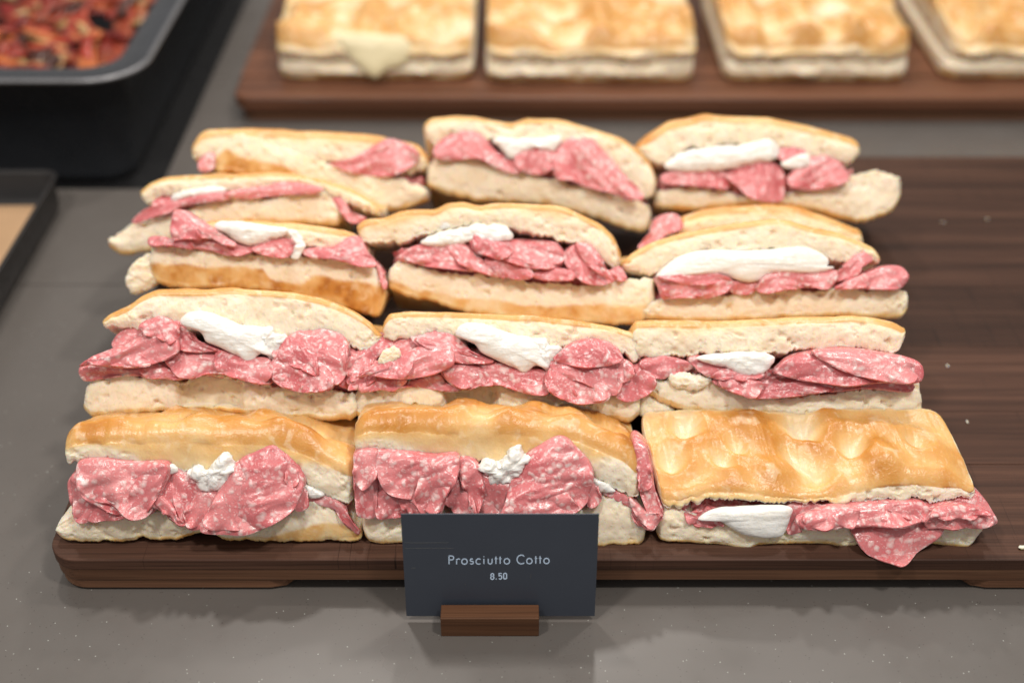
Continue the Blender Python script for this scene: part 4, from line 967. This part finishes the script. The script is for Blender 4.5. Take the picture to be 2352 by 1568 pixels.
def lettering(name, strokes, w, mat=None):
    V, F, k = [], [], 0
    for s in strokes:
        v, f = ribbon(s, w); V.append(v); F += [tuple(i + k for i in q) for q in f]; k += len(v)
    return mesh_obj(name, np.concatenate(V), F, mat or INK, card, smooth=False)
bl = lambda x: 644 - (x - 640) * 0.0075            # baseline rises slightly to the right
XH, CH = 52, 86
def o_(x0, x1): b = bl(x0); return [arc((x0 + x1) / 2, b - XH / 2 + 2, (x1 - x0) / 2, XH / 2 + 1, 0, 360, 30)]
def t_(x): b = bl(x); return [[(x, b + 1), (x, b - XH - 22)], [(x - 11, b - XH + 2), (x + 13, b - XH + 2)]]
def P_(x): b = bl(x); return [[(x, b + 1), (x, b - CH)], [(x, b - CH + 4), (x + 22, b - CH + 4)] + arc(x + 24, b - CH + 24, 23, 20, 90, -90) + [(x, b - CH + 44)]]
def r_(x): b = bl(x); return [[(x, b + 1), (x, b - XH)], [(x, b - XH + 22)] + arc(x + 20, b - XH + 24, 20, 24, 170, 50, 12)]
def s_(x0, x1):
    b = bl(x0); cx = (x0 + x1) / 2; w = (x1 - x0) / 2
    return [arc(cx, b - XH + 14, w * 0.72, 13, 35, 240, 16) + arc(cx, b - 13, w * 0.85, 14, 70, -150, 18)]
def c_(x0, x1, h): b = bl(x0); r = h / 2; return [arc(x0 + r * 1.0, b - r + 2, r, r + 1, 48, 312, 30)]
def i_(x): b = bl(x); return [[(x, b + 1), (x, b - XH)], [(x, b - XH - 17), (x, b - XH - 26)]]
def u_(x0, x1): b = bl(x0); w = (x1 - x0) / 2; return [[(x0, b - XH), (x0, b - w)] + arc(x0 + w, b - w + 2, w, w, 180, 360, 16) + [(x1, b - w), (x1, b - XH)]]
st = P_(645) + r_(721) + o_(773, 828) + s_(853, 893) + c_(917, 963, XH) + i_(996) + u_(1040, 1079) + t_(1117) + t_(1160) + o_(1200, 1255) + c_(1330, 1402, CH) + o_(1427, 1482) + t_(1519) + t_(1563) + o_(1600, 1654)
lettering('name_lettering', st, 9.8)
def d8(x, y, w, h): return [arc(x + w / 2, y + h * 0.26, w * 0.42, h * 0.24, 0, 360, 20), arc(x + w / 2, y + h * 0.73, w * 0.47, h * 0.27, 0, 360, 20)]
def d5(x, y, w, h): return [[(x + w * 0.92, y + 2), (x + w * 0.1, y + 2), (x + w * 0.06, y + h * 0.48)] + arc(x + w * 0.48, y + h * 0.68, w * 0.45, h * 0.31, 150, -150, 20)]
def d0(x, y, w, h): return [[(x + 2, y + h * 0.25)] + arc(x + w / 2, y + h * 0.22, w / 2 - 2, h * 0.2, 180, 0, 12) + arc(x + w / 2, y + h * 0.78, w / 2 - 2, h * 0.2, 0, -180, 12) + [(x + 2, y + h * 0.25)]]
st = d8(1064, 738, 34, 60) + [[(1120, 798), (1120, 788)]] + d5(1146, 736, 32, 60) + d0(1193, 735, 34, 60)
lettering('price_lettering', st, 11)

lettering('pale_mark', [[(200, 430), (330, 431), (480, 429), (640, 430)], [(200, 486), (400, 484), (560, 485), (690, 486)], [(265, 688), (310, 682)], [(805, 840), (812, 856)], [(1470, 740), (1466, 790)]], 3.2, PALEMARK)  # thin strokes, paler than the card face

# ------------------------------------------------------------------ loose crumbs on the bare board
def crumb(label, p, size, seed):
    q = pt('P', p, np.array([0, 0, 1.0]), (0, 0, 0.02))
    rs = np.random.RandomState(seed); k = np.linspace(0.05, 0.95, 6)[:, None] * math.pi; th = np.linspace(0, 2 * math.pi, 9, endpoint=False)[None]
    d = np.stack([np.sin(k) * np.cos(th), np.sin(k) * np.sin(th), np.cos(k) * np.ones_like(th)], -1)
    P = q + d * (np.array(size) * (1 + 0.45 * fbm(d, 1.6, 2, seed))[..., None]) + np.array([0, 0, size[2] * 0.8])
    F = grid_faces(6, 9, True)[:, ::-1]; V = P.reshape(-1, 3)
    o = mesh_obj('bread_crumb', V, [tuple(f) for f in F] + [tuple(range(9)), tuple(range(45, 54))[::-1]], BREAD, None, np.tile([[0.0, 0.2, 1.0]], (54, 1)), origin=q)
    tag(o, label, 'crumb', 'loose crumbs on the bare board')
crumb('thin curved crumb on the bare board near its far edge', (2302, 543), (0.17, 0.04, 0.03), 1)
crumb('tiny round crumb on the bare board closest to the far right corner', (2410, 536), (0.07, 0.07, 0.05), 2)
crumb('small pointed crumb on the bare board beside the second row sandwich', (2313, 894), (0.08, 0.11, 0.05), 3)
crumb('upright sliver crumb on the bare board beside the golden dimpled lid', (2361, 1030), (0.05, 0.16, 0.04), 4)
crumb('large flat crumb on the bare board at the right picture edge', (2497, 1338), (0.22, 0.13, 0.08), 5)
